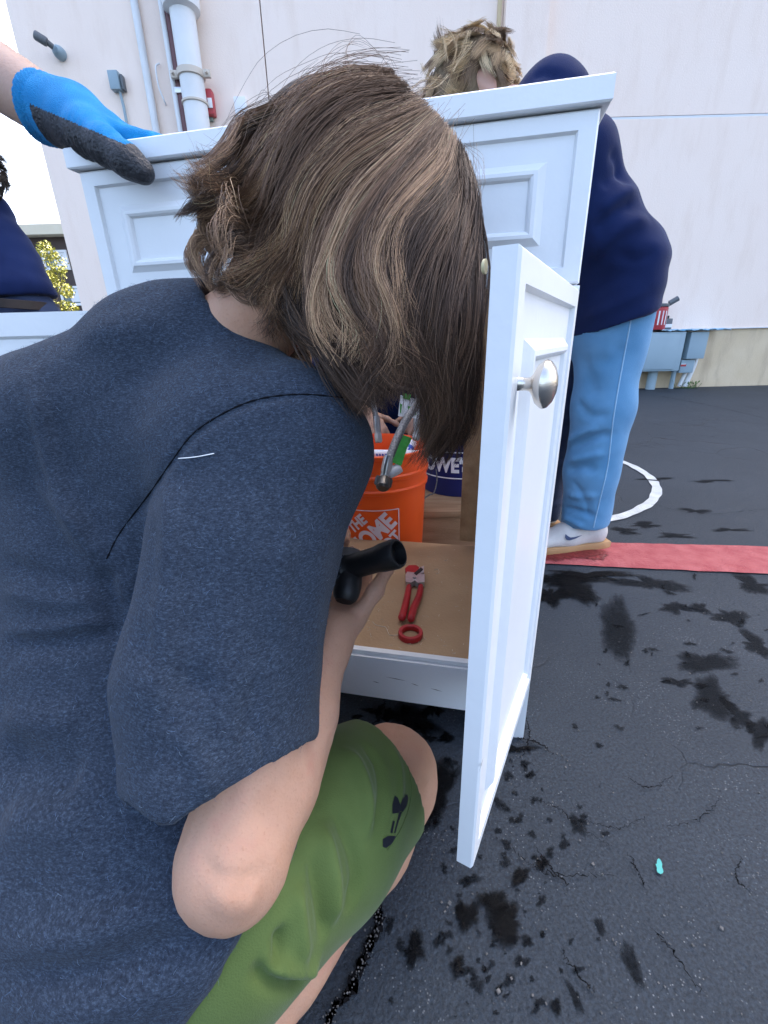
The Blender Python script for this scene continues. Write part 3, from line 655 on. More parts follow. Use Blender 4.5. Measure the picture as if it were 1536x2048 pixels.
sm = mat('scuff', (.10, .085, .07), .8)
def scuff(P0, P1, nv, wd, par):
    d = P1 - P0; sd = nrm(np.cross(nv, d)) * wd; MB().add([P0 + nv * .0004, P0 + d * .5 + sd + nv * .0004, P1 + nv * .0004, P0 + d * .5 - sd + nv * .0004], [(0, 1, 2, 3)]).build('scuff_mark', sm, par, False)
a_, b_ = on_plane(957, 1545, H0, dn), on_plane(966, 1515, H0, dn); scuff(a_, b_, dn, .0009, door)
for x0, y0, x1, y1 in ((770, 1353, 815, 1362), (822, 1366, 838, 1372), (745, 1362, 760, 1366), (860, 1376, 885, 1383)):
    scuff(on_plane(x0, y0, C(0, -.0004, 0), EN), on_plane(x1, y1, C(0, -.0004, 0), EN), EN, .0007, van)
for i in range(7):
    x, z = random.uniform(-.5, -.05), random.uniform(.70, .83); scuff(C(x, .0002, z), C(x + random.uniform(.003, .010), .0002, z + random.uniform(-.004, .004)), EN, .0003, van)

# ================================================================== THINGS IN AND BEHIND THE CABINET
def text_geo(body, size, off=.0, shear=0.):
    c = bpy.data.curves.new('t', 'FONT'); c.body = body; c.size = size; c.offset = off; c.shear = shear; c.align_x = 'CENTER'; c.align_y = 'CENTER'
    o = bpy.data.objects.new('t', c); COL.objects.link(o); dg = bpy.context.evaluated_depsgraph_get(); dg.update()
    me = bpy.data.meshes.new_from_object(o.evaluated_get(dg)); bm = bmesh.new(); bm.from_mesh(me)
    bmesh.ops.triangulate(bm, faces=bm.faces)
    for _ in range(3):
        es = [e for e in bm.edges if e.calc_length() > .012]
        if es: bmesh.ops.subdivide_edges(bm, edges=es, cuts=1); bmesh.ops.triangulate(bm, faces=bm.faces)
    vs = np.array([v.co[:] for v in bm.verts]); bm.verts.index_update(); fs = [tuple(v.index for v in f.verts) for f in bm.faces]
    bm.free(); bpy.data.objects.remove(o); bpy.data.curves.remove(c); bpy.data.meshes.remove(me)
    return vs, fs
def wrap(vs, c, rad, a0, z0):
    """lay flat shapes on a (slightly conical) bucket wall; a0 = angle of the middle"""
    out = []
    for x, y, _ in vs:
        z = z0 + y; r = rad(z - c[2]) + .0012; a = a0 + x / r
        out.append((c[0] + r * math.cos(a), c[1] + r * math.sin(a), z))
    return out
def bucket_prof(s=1.):
    o = [(0, 0), (.127, 0), (.130, .004), (.141, .262), (.146, .264), (.147, .272), (.1425, .276), (.1435, .300), (.148, .302), (.1485, .311), (.1445, .315), (.146, .356), (.151, .358), (.1515, .366), (.147, .368), (.1435, .36), (.1275, .012), (0, .010)]
    return [(a * s, b * s) for a, b in o]
bc = V(-.020, 1.195, 0)
ob = empty('orange_bucket', 'orange plastic bucket with a white square store logo standing behind the open cabinet', 'bucket', bc)
bk = MB().lathe(bucket_prof(), bc, n=56).build('body', orange_plastic, ob, True, R(35))
brad = lambda z: .130 + .0425 * z
za = onz(803, 1000, 0); lz = .222; LS = .158
a_mid = math.atan2(-1.0, .0) + .0; 
ang = -math.pi / 2 - .13
lg = MB()
def strip(x0, y0, x1, y1, wd):
    p = [V(x0, y0), V(x1, y1)]; d = nrm(p[1] - p[0]); nn_ = V(-d[1], d[0]) * wd / 2; n = 14; vs = []
    for i in range(n + 1):
        q = p[0] + (p[1] - p[0]) * i / n; vs += [(*(q + nn_), 0), (*(q - nn_), 0)]
    lg.add(wrap(vs, bc, brad, ang, lz - LS / 2), [(2 * i, 2 * i + 2, 2 * i + 3, 2 * i + 1) for i in range(n)])
h_ = LS / 2
for q in ((-h_, h_, h_, h_), (-h_, -h_, h_, -h_), (-h_, -h_, -h_, h_), (h_, -h_, h_, h_)): strip(*q, .0028)
def rot2(vs, a, dx, dy): return [(x * math.cos(a) - y * math.sin(a) + dx, x * math.sin(a) + y * math.cos(a) + dy, 0) for x, y, _ in vs]
for t, sz, dx, dy in (('THE', .036, -.036, .038), ('HOME', .060, .004, .004), ('DEPOT', .044, .034, -.036)):
    v_, f_ = text_geo(t, sz, .0016 if t != 'HOME' else .0025); v_ = v_ * V(.88, 1.15, 1)
    v_ = np.array(rot2(v_, R(42), dx, dy)); v_[:, 0] = np.clip(v_[:, 0], -h_ + .003, h_ - .003); v_[:, 1] = np.clip(v_[:, 1], -h_ + .003, h_ - .003)
    lg.add(wrap(v_, bc, brad, ang, lz - LS / 2), f_)
lg.build('logo', white_print, ob, False)
# white pipes sticking out of the bucket
def pvc_pipe(px, t, r, label, ring=None):
    P = [at(x, y, tt) for (x, y), tt in zip(px, t)]; P = catmull(P, 8) if len(P) > 2 else np.linspace(P[0], P[1], 8)
    o = empty('plastic_pipe', label, 'pipe', P[0], 'white plastic pipes in the orange bucket')
    q = MB(); n = 18; q.tube(P, r, n, False); q.tube(P[::-1], r * .78, n, False)
    for e, s in ((0, 1), (-1, -1)):
        T = nrm(P[1] - P[0]) if e == 0 else nrm(P[-1] - P[-2]); q.lathe([(r * .78, 0), (r, 0)], P[e], T, n)
    q.build('tube', pvc, o)
    L = P[-1] - P[0]; ln = np.linalg.norm(L); D = nrm(L)
    for f0 in (ring or ()): MB().lathe([(r + .0008, 0), (r + .0008, .012)], P[0] + L * f0, D, n).build('blue_band', blue_print, o)
    q = MB(); u_ = nrm(np.cross(D, V(0, 0, 1))); w_ = np.cross(u_, D); tow = -nrm(P[0] - CAM)
    for k in range(9):
        c = P[0] + D * (ln * (.3 + .05 * k)); nn_ = nrm(tow - D * (tow @ D)); sd = np.cross(D, nn_)
        q.add([c + nn_ * (r + .0006) + D * a + sd * b for a, b in ((-.003, -.003), (.002, -.003), (.003, .003), (-.002, .003))], [(0, 1, 2, 3)])
    q.build('print', blue_print, o, False); return o
pvc_pipe([(722, 909), (838, 911)], (1.22, 1.19), .0145, 'white plastic pipe lying level across the mouth of the orange bucket', (.12,))
pvc_pipe([(736, 886), (690, 935)], (1.27, 1.20), .0135, 'short white plastic pipe leaning at the left of the orange bucket mouth')
pvc_pipe([(826, 886), (795, 935)], (1.26, 1.20), .0125, 'white plastic pipe leaning up at the right of the orange bucket mouth', (.2,))
# timber step and blue bucket behind
bx = onz(895, 1022, .15); byy = 1.225
st = empty('timber_box', 'rough timber box on the ground behind the orange bucket', 'box', (.26, byy + .17, 0))
ply = mat('plywood', (.36, .22, .12), .8, .25, var=(.27, .155, .08), scale=6, stretch=(1, 8, 8), bump=.3, bscale=90)
for nm, cx_, hx, cy_, hy, cz, hz in (('front_panel', .225, .195, byy + .009, .009, .0655, .065), ('top_panel', .225, .20, byy + .19, .195, .1405, .0095), ('side_panel', .04, .009, byy + .19, .165, .0655, .065), ('side_panel', .41, .009, byy + .19, .165, .0655, .065)):
    MB().box((cx_, cy_, cz), (hx, hy, hz), bev=.002).build(nm, ply, st)
b2 = V(.265, byy + .245, .1505)
bb = empty('blue_bucket', 'dark blue bucket with white lettering on the timber box', 'bucket', b2)
MB().lathe(bucket_prof(.96), b2, n=48).build('body', blue_plastic, bb, True, R(35))
v_, f_ = text_geo("LOWE'S", .066, .003); v_ = v_ * V(.80, 1, 1); brad2 = lambda z: .125 + .0425 * z
q = MB(); q.add(wrap(v_, b2, brad2, -math.pi / 2 - .62, .1505 + .105), f_)
for zz in (.064, .150):
    n = 50; vs = []
    for i in range(n + 1):
        x = -.24 + .36 * i / n; vs += [(x, -.002, 0), (x, .002, 0)]
    q.add(wrap(vs, b2, brad2, -math.pi / 2 - .3, .1505 + zz), [(2 * i, 2 * i + 2, 2 * i + 3, 2 * i + 1) for i in range(n)])
q.build('lettering', plain_white, bb, False)
tag(MB().tube(catmull([at(872, 938, 1.38), at(874, 960, 1.34), at(868, 985, 1.30), at(858, 990, 1.27), at(845, 1000, 1.25)], 20), .002, 6).build('string', pebble_m), 'thin pale cord hanging beside the dark blue bucket', 'cord')
# water supply hoses of the tap, hanging inside the cabinet
hose_m = mat('braided_hose', (.38, .39, .40), .38, .5, .7, var=(.2, .2, .21), scale=380, bump=.5, bscale=420)
green_m = mat('green_print', (.03, .30, .03), .5, var=(.05, .36, .05), scale=30)
fit_m = mat('dark_fitting', (.10, .095, .09), .35, .5, .8)
def hose(px, ts, label, nut, tagn=None, r=.0075):
    P = catmull([at(x, y, t) for (x, y), t in zip(px, ts)], 40)
    o = empty('supply_hose', label, 'hose', P[0], 'tap supply hoses hanging in the cabinet')
    MB().tube(P, r, 12).build('hose', hose_m, o)
    D = nrm(P[-1] - P[-3]); e = P[-1]
    MB().lathe([(0, -.03), (r * 1.25, -.03), (r * 1.3, -.004), (r * 1.1, 0), (r * 1.1, .008), (0, .008)], e, D, 16).build('ferrule', steel, o)
    MB().lathe([(0, .008), (r * nut, .008), (r * nut * 1.15, .012), (r * nut * 1.15, .024), (r * nut * .8, .028), (0, .028)], e, D, 6).build('nut', fit_m if nut > 1.6 else steel, o)
    return o, P
ho, P = hose([(905, 560), (880, 690), (846, 790), (815, 835), (793, 880), (776, 925), (771, 945)], (.86, .84, .80, .79, .785, .78, .78), 'grey braided hose with a green tag hanging before the orange bucket', 2.1)
tg = []
for i in range(24, 33): p = P[i]; s = nrm(np.cross(P[i + 1] - P[i], ray(780, 870))); tg.append(p + s * .0075 + nrm(p - CAM) * -.004); tg.append(p + s * .024 + nrm(p - CAM) * -.004 + V(0, 0, random.uniform(-.002, .002)))
s0 = mesh('care_tag', np.vstack([tg, np.array(tg) + nrm(ray(780, 870)) * .0012]), [(2 * i, 2 * i + 2, 2 * i + 3, 2 * i + 1) for i in range(8)] + [(18 + 2 * i, 18 + 2 * i + 1, 18 + 2 * i + 3, 18 + 2 * i + 2) for i in range(8)], green_m, ho, False)
# round knob of the shut off end with white plastic nut
MB().lathe([(0, 0), (.010, 0), (.012, .004), (.012, .02), (.008, .024), (0, .024)], at(768, 957, .775), nrm(V(-.12, -.75, -.5)), 20).build('end_cap', fit_m, ho)
MB().lathe([(0, 0), (.0085, 0), (.010, .004), (.010, .02), (.0085, .026), (0, .026)], at(776, 948, .785), nrm(V(.8, .2, .35)), 18).build('white_nut', pvc, ho)
hose([(842, 560), (838, 700), (836, 790), (834, 830), (833, 856)], (.98, .96, .95, .95, .95), 'straight grey braided hose hanging behind the green tagged hose', 1.35, r=.006)
hose([(700, 640), (735, 760), (748, 815), (753, 842), (755, 860)], (.98, .96, .95, .95, .95), 'short grey braided hose hanging left of the green tagged hose', 1.35, r=.006)
tgo = empty('hose_tag', 'white and green paper tag wrapped round the hoses', 'tag', at(818, 818, .93))
q = MB(); A = [at(801, 790, .93), at(838, 800, .93), at(838, 838, .93), at(796, 832, .93)]
back = nrm(ray(818, 818)) * .0015; q.add(A + [a + back for a in A], [(0, 3, 2, 1), (4, 5, 6, 7)] + [(i, (i + 1) % 4, (i + 1) % 4 + 4, i + 4) for i in range(4)]); q.build('paper', plain_white, tgo, False)
q = MB()
for x0, y0, x1, y1 in ((806, 786, 822, 800), (816, 812, 834, 830), (800, 806, 804, 828)): q.add([at(x, y, .9285) for x, y in ((x0, y0), (x1, y0 + 3), (x1 - 2, y1), (x0, y1 - 3))], [(0, 3, 2, 1)])
q.build('green_print', green_m, tgo, False)
# shelf: pipe cutter, ring, shavings
ZF = ZSH + .0022
def fl(x, y, dz=0.): p = onz(x, y, ZF + dz); return p
cu = empty('pipe_cutter', 'red handled ratchet pipe cutter lying open on the cabinet floor', 'pipe cutter', fl(825, 1195))
for px, rr_ in (([(818, 1172), (815, 1190), (809, 1218), (804, 1235)], .0085), ([(842, 1172), (838, 1192), (827, 1218), (822, 1237)], .0085)):
    P = catmull([fl(x, y, .011) for x, y in px], 14); rad_ = np.interp(np.linspace(0, 1, 14), [0, .15, .8, 1], [.005, .0065, .0075, .0075])
    q = MB().tube(P, rad_, 14); e = P[-1]; q.lathe([(.0075, 0), (.0065, .003), (.004, .005), (0, .0055)], e, nrm(P[-1] - P[-2]), 14); q.build('handle', red_vinyl, cu)
alu = mat('cast_aluminium', (.55, .55, .56), .35, .5, .8, var=(.45, .45, .46), scale=90)
def plate(px, z0, z1, name, m):
    P = [fl(x, y, z0) for x, y in px]; Q = [fl(x, y, z0) + V(0, 0, z1 - z0) for x, y in px]; n = len(P)
    return MB().add(P + Q, [tuple(range(n))[::-1], tuple(range(n, 2 * n))] + [(i, (i + 1) % n, (i + 1) % n + n, i + n) for i in range(n)]).build(name, m, cu, False)
plate([(811, 1160), (814, 1153), (849, 1158), (849, 1174), (836, 1176), (829, 1171), (822, 1176), (812, 1174)], .004, .017, 'pivot_block', alu)
plate([(812, 1150), (810, 1143), (818, 1137), (832, 1137), (840, 1143), (833, 1149), (826, 1157), (818, 1156)], .006, .015, 'jaw', red_vinyl)
plate([(828, 1148), (842, 1136), (846, 1140), (833, 1152)], .0155, .018, 'blade', black_plastic)
plate([(838, 1143), (848, 1139), (848, 1153), (836, 1155)], .006, .016, 'jaw_insert', alu)
MB().lathe([(0, 0), (.004, 0), (.0045, .002), (.003, .004), (0, .004)], fl(829, 1156, .0165), (0, 0, 1), 16).build('pivot_pin', steel, cu)
rc = fl(821, 1272); rw = .5 * np.linalg.norm(fl(797, 1266) - fl(845, 1266))
MB_ = MB().lathe([(rw - .006, 0), (rw, 0), (rw + .0005, .0015), (rw + .0005, .0085), (rw - .0005, .0105), (rw - .006, .0105), (rw - .007, .009), (rw - .007, .0015), (rw - .006, 0)], rc, (0, 0, 1), 40)
tag(MB_.build('red_ring', red_vinyl, None, True, R(40)), 'red plastic ring lying on the cabinet floor in front of the pipe cutter', 'ring')
shav = mat('plastic_shaving', (.62, .52, .40), .6)
q = MB()
for i in range(120):
    c = fl(random.uniform(700, 935), random.uniform(1095, 1312), .0006); a = random.uniform(0, 6.28); L = random.uniform(.002, .010); k = random.uniform(-1, 1) * 160
    P = []
    for j in range(7): a += k * L / 7; c = c + V(math.cos(a), math.sin(a), 0) * L / 7; P.append(c)
    q.tube(P, .0004, 4)
for L_ in ([(745, 1243), (752, 1250), (770, 1254), (775, 1262), (780, 1270), (797, 1270)], [(868, 1140), (875, 1138), (878, 1145), (872, 1148)]): q.tube(catmull([fl(x, y, .001) for x, y in L_], 24), .0006, 5)
tag(q.build('plastic_shavings', shav, smooth=False), kind='stuff')
# black tool in the boy's hand
TB0, TB1 = at(688, 1138, .525), at(797, 1106, .48)
bt = empty('black_hand_tool', 'black hand tool with a round barrel held over the cabinet floor', 'hand tool', TB0)
D = nrm(TB1 - TB0); L = np.linalg.norm(TB1 - TB0)
MB().lathe([(0, -.012), (.016, -.012), (.0195, -.006), (.020, .01), (.0165, .014), (.0150, .02), (.0150, L - .03), (.0165, L - .022), (.0172, L - .004), (.016, L), (.0135, L + .001), (.0125, L - .012), (0, L - .012)], TB0, D, 36).build('barrel', black_plastic, bt, True, R(30))
G0, G1 = at(692, 1112, .53), at(688, 1203, .50)
MB().tube(catmull([G0, at(694, 1140, .525), at(695, 1172, .51), G1], 14), np.interp(np.linspace(0, 1, 14), [0, .1, .4, .9, 1], [.012, .019, .0185, .015, .010]), 20).build('grip', black_plastic, bt)
MB().lathe([(.0192, 0), (.0203, .001), (.0203, .010), (.0192, .011)], at(693, 1124, .528), nrm(G0 - G1), 24).build('collar', mat('collar_grey', (.10, .085, .08), .35), bt)

# ================================================================== PEOPLE
def hand(s, wrist, d, n, side, curl, k=1., thumb=None, spread=0., kk=.006):
    """palm, four fingers of their own length and a thumb; d = towards the fingers, n = where the palm looks"""
    d = nrm(d); n = nrm(np.asarray(n) - d * (np.asarray(n) @ d)); l = np.cross(d, n) * side
    w0 = np.asarray(wrist, float); kn = w0 + d * .082 * k
    s.u(s.oval(w0 + d * .012 * k, kn - d * .006 * k, l, (.028 * k, .016 * k), (.037 * k, .0125 * k)), .012 * k)
    for o, ln in zip((.0285, .0095, -.0095, -.027), (.070, .079, .074, .058)):
        p = kn + l * o * k - d * abs(o) * .18 * k; a = 0; r = .0088 * k
        for f, cu in zip((.46, .30, .24), (.75, 1.15, .8)):
            a += curl * cu; q = p + (d * math.cos(a) + n * math.sin(a) + l * o * spread * 12) * ln * f * k
            s.u(s.cap(p, q, r, r * .9), kk * k if f != .46 else .009 * k); p = q; r *= .9
    p = w0 + d * .022 * k + l * .024 * k; T = thumb or (.62, .62, .42); a = nrm(d * T[0] + l * T[1] + n * T[2]); r = .0118 * k
    for f in (.044, .034, .028):
        q = p + a * f * k; s.u(s.cap(p, q, r, r * .88), .010 * k); p = q; r *= .86; a = nrm(a + n * .18 * curl + d * .25)
def head(s, c, U, Fc, k=1., mouth=True):
    """skull, jaw, brow, nose, lips, ears on axes U (up) and Fc (face)"""
    Lr = nrm(np.cross(U, Fc)); ax = np.array([Lr, Fc, U]); P = lambda a, b, e: c + (Lr * a + Fc * b + U * e) * k
    s.u(s.ell(P(0, -.012, .018), V(.074, .093, .088) * k, ax), .02 * k)
    s.u(s.ell(P(0, .03, -.045), V(.058, .062, .068) * k, ax), .03 * k)
    s.u(s.cap(P(0, .062, -.098), P(0, .05, -.085), .02 * k, .03 * k), .03 * k)
    for q in (-1, 1):
        s.u(s.cap(P(q * .012, .076, .012), P(q * .042, .062, .012), .011 * k, .010 * k), .014 * k)
        s.u(s.ell(P(q * .040, .055, -.035), V(.022, .02, .024) * k, ax), .02 * k)
        s.cut(s.ell(P(q * .032, .088, -.007), V(.017, .012, .011) * k, ax), .012 * k)
        s.u(s.ell(P(q * .032, .066, -.007), V(.013, .013, .012) * k, ax), .003 * k)
        s.u(s.ell(P(q * .076, -.012, -.015), V(.010, .020, .032) * k, ax), .006 * k)
        s.cut(s.ell(P(q * .088, -.008, -.012), V(.008, .011, .020) * k, ax), .005 * k)
    s.u(s.cap(P(0, .082, .0), P(0, .102, -.032), .008 * k, .013 * k), .012 * k)
    for q in (-1, 1): s.u(s.ell(P(q * .011, .092, -.036), V(.009, .010, .008) * k, ax), .006 * k)
    s.u(s.cap(P(-.018, .083, -.060), P(.018, .083, -.060), .0075 * k), .006 * k)
    s.u(s.cap(P(-.015, .081, -.071), P(.015, .081, -.071), .0085 * k), .006 * k)
    s.cut(s.cap(P(-.02, .096, -.0655), P(.02, .096, -.0655), .004 * k), .004 * k)

def set_cols(o, cols, name='Col'):
    a = o.data.color_attributes.new(name, 'FLOAT_COLOR', 'POINT'); a.data.foreach_set('color', np.asarray(cols, np.float32).ravel())
def strands(name, paths, rad, cols, m, parent):
    """thin three sided tubes, one per hair; paths (n,k,3), rad (k,), cols (n,k,3)"""
    P = np.asarray(paths); n, k, _ = P.shape
    T = np.gradient(P, axis=1); T /= np.linalg.norm(T, axis=2)[..., None] + 1e-9
    ref = nrm(V(.3, -.8, .5)); A = np.cross(T, ref); A /= np.linalg.norm(A, axis=2)[..., None] + 1e-9; B = np.cross(T, A)
    rr_ = np.asarray(rad)[None, :, None] if np.ndim(rad) == 1 else np.asarray(rad)[..., None]
    vs = np.stack([P + rr_ * (math.cos(a) * A + math.sin(a) * B) for a in (0, 2.094, 4.189)], axis=2).reshape(-1, 3)
    b = (np.arange(n)[:, None] * k + np.arange(k - 1)[None]) * 3; b = b.ravel()
    f = np.concatenate([np.stack([b + j, b + (j + 1) % 3, b + 3 + (j + 1) % 3, b + 3 + j], 1) for j in range(3)])
    me = bpy.data.meshes.new(name); vs = vs - abs_loc(parent)
    me.vertices.add(len(vs)); me.vertices.foreach_set('co', vs.astype(np.float32).ravel())
    me.loops.add(f.size); me.loops.foreach_set('vertex_index', f.astype(np.int32).ravel())
    me.polygons.add(len(f)); me.polygons.foreach_set('loop_start', np.arange(0, f.size, 4, dtype=np.int32)); me.polygons.foreach_set('use_smooth', np.ones(len(f), bool))
    me.update(calc_edges=True); me.materials.append(m)
    o = bpy.data.objects.new(name, me); COL.objects.link(o); o.parent = parent
    c = np.repeat(np.asarray(cols).reshape(-1, 3), 3, axis=0); set_cols(o, np.c_[c, np.ones(len(c))])
    return o
def hair_mat(name, rough=.38, spec=.5):
    m = mat(name, (.1, .07, .05), rough, spec); g = NT(m); a = g.new('Attribute'); a.attribute_name = 'Col'; g.link(a.outputs['Color'], g.b.inputs['Base Color']); return m
hair_strand_m = hair_mat('hair_strands', .5, .4)

def smesh(s, name, m, parent, it=2, post=None):
    p, q = s.quads(); p = relax(p, q, it)
    if post is not None: p = post(p, q)
    return mesh(name, p, q.tolist(), m, parent), p, q

# ------------------------------------------------------------------ the kneeling boy
boy = empty('person', 'person kneeling with long brown hair, heather blue t-shirt and green shorts at the cabinet', 'person', (-.22, .22, 0))
HC = at(708, 455, .425); Fz = V(.85, .527, 0); TILT = R(38)
HU = nrm(V(0, 0, 1) * math.cos(TILT) + Fz * math.sin(TILT)); HF = nrm(Fz * math.cos(TILT) - V(0, 0, 1) * math.sin(TILT)); HL_ = nrm(np.cross(HU, HF))
E_ = at(476, 1694, .340); WR = at(668, 1262, .498); SH = at(585, 900, .435); C7 = at(428, 696, .478); YK = at(330, 722, .478)
PEL = V(-.27, .30, .16); LSH = V(-.40, .51, .545)
S1, S2, S3, S4 = PEL, V(-.335, .410, .27), V(-.328, .490, .42), V(-.262, .503, .552)
LAT = nrm(V(.93, -.36, 0)); LAT2 = nrm(SH - LSH)
HIPR = V(-.16, .245, .155); KNR = V(-.004, .432, .070); ANR = V(-.102, .250, .052)
s = SDF((-.62, -.02, -.01), (.12, .74, .92), .0042)
head(s, HC, HU, HF, .93)
s.u(s.cap(C7 + V(0, 0, -.03), HC - HU * .06 - HF * .03, .046, .046), .03)
s.u(s.oval(S4 + V(0, 0, -.02), YK + V(0, 0, -.01), LAT2, (.13, .07), (.06, .05)), .04); s.u(s.cap(YK, C7, .045, .046), .03)
s.u(s.oval(S3, S4, LAT, (.14, .09), (.135, .075)), .04); s.u(s.oval(S2, S3, LAT, (.13, .09), (.14, .09)), .04); s.u(s.oval(S1, S2, LAT, (.15, .105), (.13, .09)), .04)
AXF = nrm(WR - E_)
s.chain([SH, SH + (E_ - SH) * .45, E_], [.046, .041, .0365], .02)
s.chain([E_, E_ + AXF * .05, E_ + AXF * .10, WR], [.0365, .0395, .0370, .0255], .022)
s.u(s.cap(E_ + V(-.004, -.012, -.010), E_ + V(-.004, -.008, -.004), .030), .03)
hand(s, WR, at(694, 1172, .585) - WR, at(660, 1120, .45) - at(694, 1190, .56), 1, .8, .95, thumb=(.6, .5, .6))
LE = V(-.34, .60, .37); LW = V(-.17, .665, .36)
s.chain([LSH, LE, LW], [.046, .040, .024], .02); hand(s, LW, V(.9, -.1, .1), V(-.1, -.2, -1), -1, .7, .92)
HIPL, KNL, ANL = V(-.36, .31, .155), V(-.19, .54, .085), V(-.31, .30, .055)
for h_, k_, a_ in ((HIPR, KNR, ANR), (HIPL, KNL, ANL)):
    s.chain([h_, h_ + (k_ - h_) * .5, k_], [.085, .072, .060], .02)
    kd = nrm(k_ - h_)
    s.u(s.ell(k_ + V(0, 0, -.012) + kd * .012, (.058, .058, .056)), .03)
    kk_ = k_ + V(.012, -.005, -.025) if k_ is KNR else k_ + V(0, 0, -.025)
    s.chain([kk_, kk_ + (a_ - kk_) * .35, a_], [.050, .055, .034], .016)
    s.u(s.cap(a_, a_ + V(-.05, -.085, -.015), .032, .026), .02); s.u(s.cap(a_ + V(-.05, -.085, -.02), a_ + V(-.06, -.15, -.03), .026, .018), .02)
skin_boy = mat('boy_skin', (.45, .255, .165), .52, .3, var=(.41, .215, .14), scale=10, bump=.10, bscale=420, sss=.2)
def skin_post(p, q):
    global tmp
    tmp = bvh_of(p, q); N = vnorm(p, q); off = .0007 * wob(p, 60, 51) + .0004 * wob(p, 170, 52)
    for L, wd, hh in [([(395, 1700), (430, 1740), (480, 1755), (540, 1740)], .0035, -.0016), ([(410, 1740), (455, 1775), (510, 1775)], .003, -.0014), ([(420, 1770), (470, 1805), (520, 1795)], .010, .003), ([(560, 1560), (590, 1500), (620, 1450)], .012, .002), ([(640, 1300), (655, 1260)], .003, -.001),
                      ([(800, 1650), (825, 1640), (842, 1625)], .005, -.004), ([(780, 1500), (830, 1530), (845, 1580)], .02, .003), ([(500, 1640), (560, 1600), (610, 1540)], .02, -.0015)]:
        c = px3(L, 14)
        if len(c) > 2: d, t = seg_dist(p, c); off += hh * np.exp(-(d / wd) ** 2) * np.clip(np.sin(np.pi * t) * 1.6, 0, 1)
    return p + N * off[:, None]
def px3(L, n=24):
    out = [h for h in (hit(tmp, x, y) for x, y in catmull([(*a, 0) for a in L], n)[:, :2]) if h is not None]
    if not out: return np.zeros((0, 3))
    o = [out[0]]
    for h in out[1:]:
        if np.linalg.norm(h - o[-1]) < .06: o.append(h)
    return np.array(o)
gs = NT(skin_boy); vv = gs.coord(); base_ = gs.ramp(gs.noise(vv, 22, 5, .65), [(.3, (.43, .235, .150)), (.55, (.47, .270, .180)), (.75, (.46, .225, .155))])
base_ = gs.mix(gs.ramp(gs.noise(vv, 420, 2, .5), [(.60, (0,) * 3), (.72, (.35,) * 3)]), base_, (.33, .155, .095)); gs.link(base_, gs.b.inputs['Base Color'])
body_o, bp, bq = smesh(s, 'body', skin_boy, boy, 2, skin_post)

# shirt: torso and hanging sleeve in one surface, hollow at hem and sleeve
s = SDF((-.64, .02, .06), (.06, .66, .74), .0031)
nk = nrm(HC - C7)
def torso(o):
    r = lambda a, b: (a + o, b + o)
    s.u(s.oval(S1 + V(0, 0, -.02), S2, LAT, r(.168, .120), r(.150, .100)), .05)
    s.u(s.oval(S1 + V(.005, -.03, -.07), S1 + V(0, 0, .0), LAT, r(.175, .125), r(.17, .122)), .05)
    s.u(s.cap(S2 + V(.05, .0, .0), HIPR + V(0, .012, .005), .082 + o, .108 + o), .04); s.u(s.cap(HIPR + V(-.05, .0, -.02), HIPR + V(.0, .015, -.01), .106 + o, .106 + o), .04)
    s.u(s.oval(S2, S3, LAT, r(.150, .100), r(.156, .098)), .05)
    s.u(s.oval(S3, S4, LAT, r(.156, .098), r(.150, .080)), .05)
    s.u(s.oval(S4, YK, LAT2, r(.145, .082), r(.072, .058)), .045); s.u(s.cap(YK + nk * .01, C7 + nk * .018, .054 + o, .0525 + o), .04); s.u(s.cap(YK, LSH + V(.05, 0, .005), .056 + o, .062 + o), .05); s.u(s.cap(C7 + V(0, 0, -.006), SH + V(-.02, 0, .012), .046 + o, .060 + o), .05)
torso(0.)
s.u(s.cap(LSH + V(.04, -.01, 0), LSH, .075, .070), .05); s.u(s.cap(LSH, LSH + (LE - LSH) * .7, .068, .062), .03)
s.u(s.cap(SH + V(-.05, .0, .0), SH + V(0, 0, 0), .082, .072), .05)
A1, A2, A3 = at(500, 1090, .415), at(446, 1350, .388), at(456, 1720, .345)
s.u(s.cap(SH, A1, .072, .086), .03); s.u(s.cap(A1, A2, .086, .0845), .012); s.u(s.cap(A2, A3, .0845, .074), .012)
hl, hr = at(285, 1690, .30), at(640, 1478, .37)
hv = nrm(hl - hr); hn = nrm(np.cross(hv, ray(460, 1580))); hn = hn if hn @ (A3 - A2) > 0 else -hn
# only the sleeve is cut by its hem: keep the torso apart
side = s.plane(at(232, 1500, .33), nrm(np.cross(ray(232, 1500), nrm(at(205, 1130, .4) - at(250, 1660, .4)))))
near = s.cap(A1, A3 + (A3 - A2), .105, .10)
s.cut(np.maximum(-s.plane((hl + hr) / 2, hn), near), .006)
s.cut(np.maximum(np.minimum(s.cap(A2 + (A3 - A2) * .35, A3 + (A3 - A2), .0742, .0570), 9), -s.plane((hl + hr) / 2 - hn * .05, hn)), .003)
# the torso again (the hem cut must not bite into it)
l1 = nrm(np.cross(ray(222, 1600), ray(345, 1690))); l1 = l1 if l1 @ (-UP) > 0 else -l1; s.cut(np.maximum(-s.plane(CAM, l1), s.ell(at(280, 1690, .32), (.07, .07, .06))), .010)
keep = s.d.copy(); s.d[:] = 1e3; torso(0.); b2_ = nrm(np.cross(ray(605, 1735), ray(555, 1480))); b2_ = b2_ if b2_ @ RT > 0 else -b2_; s.cut(np.maximum(-s.plane(CAM, b2_), s.ell(at(640, 1600, .45), (.15, .22, .18))), .004); s.d = np.minimum(keep, s.d)
# collar opening
s.cut(np.maximum(s.cap(C7 + nk * .01, C7 + nk * .2, .0485, .06), -s.plane(C7 + nk * .004, nk)), .004)
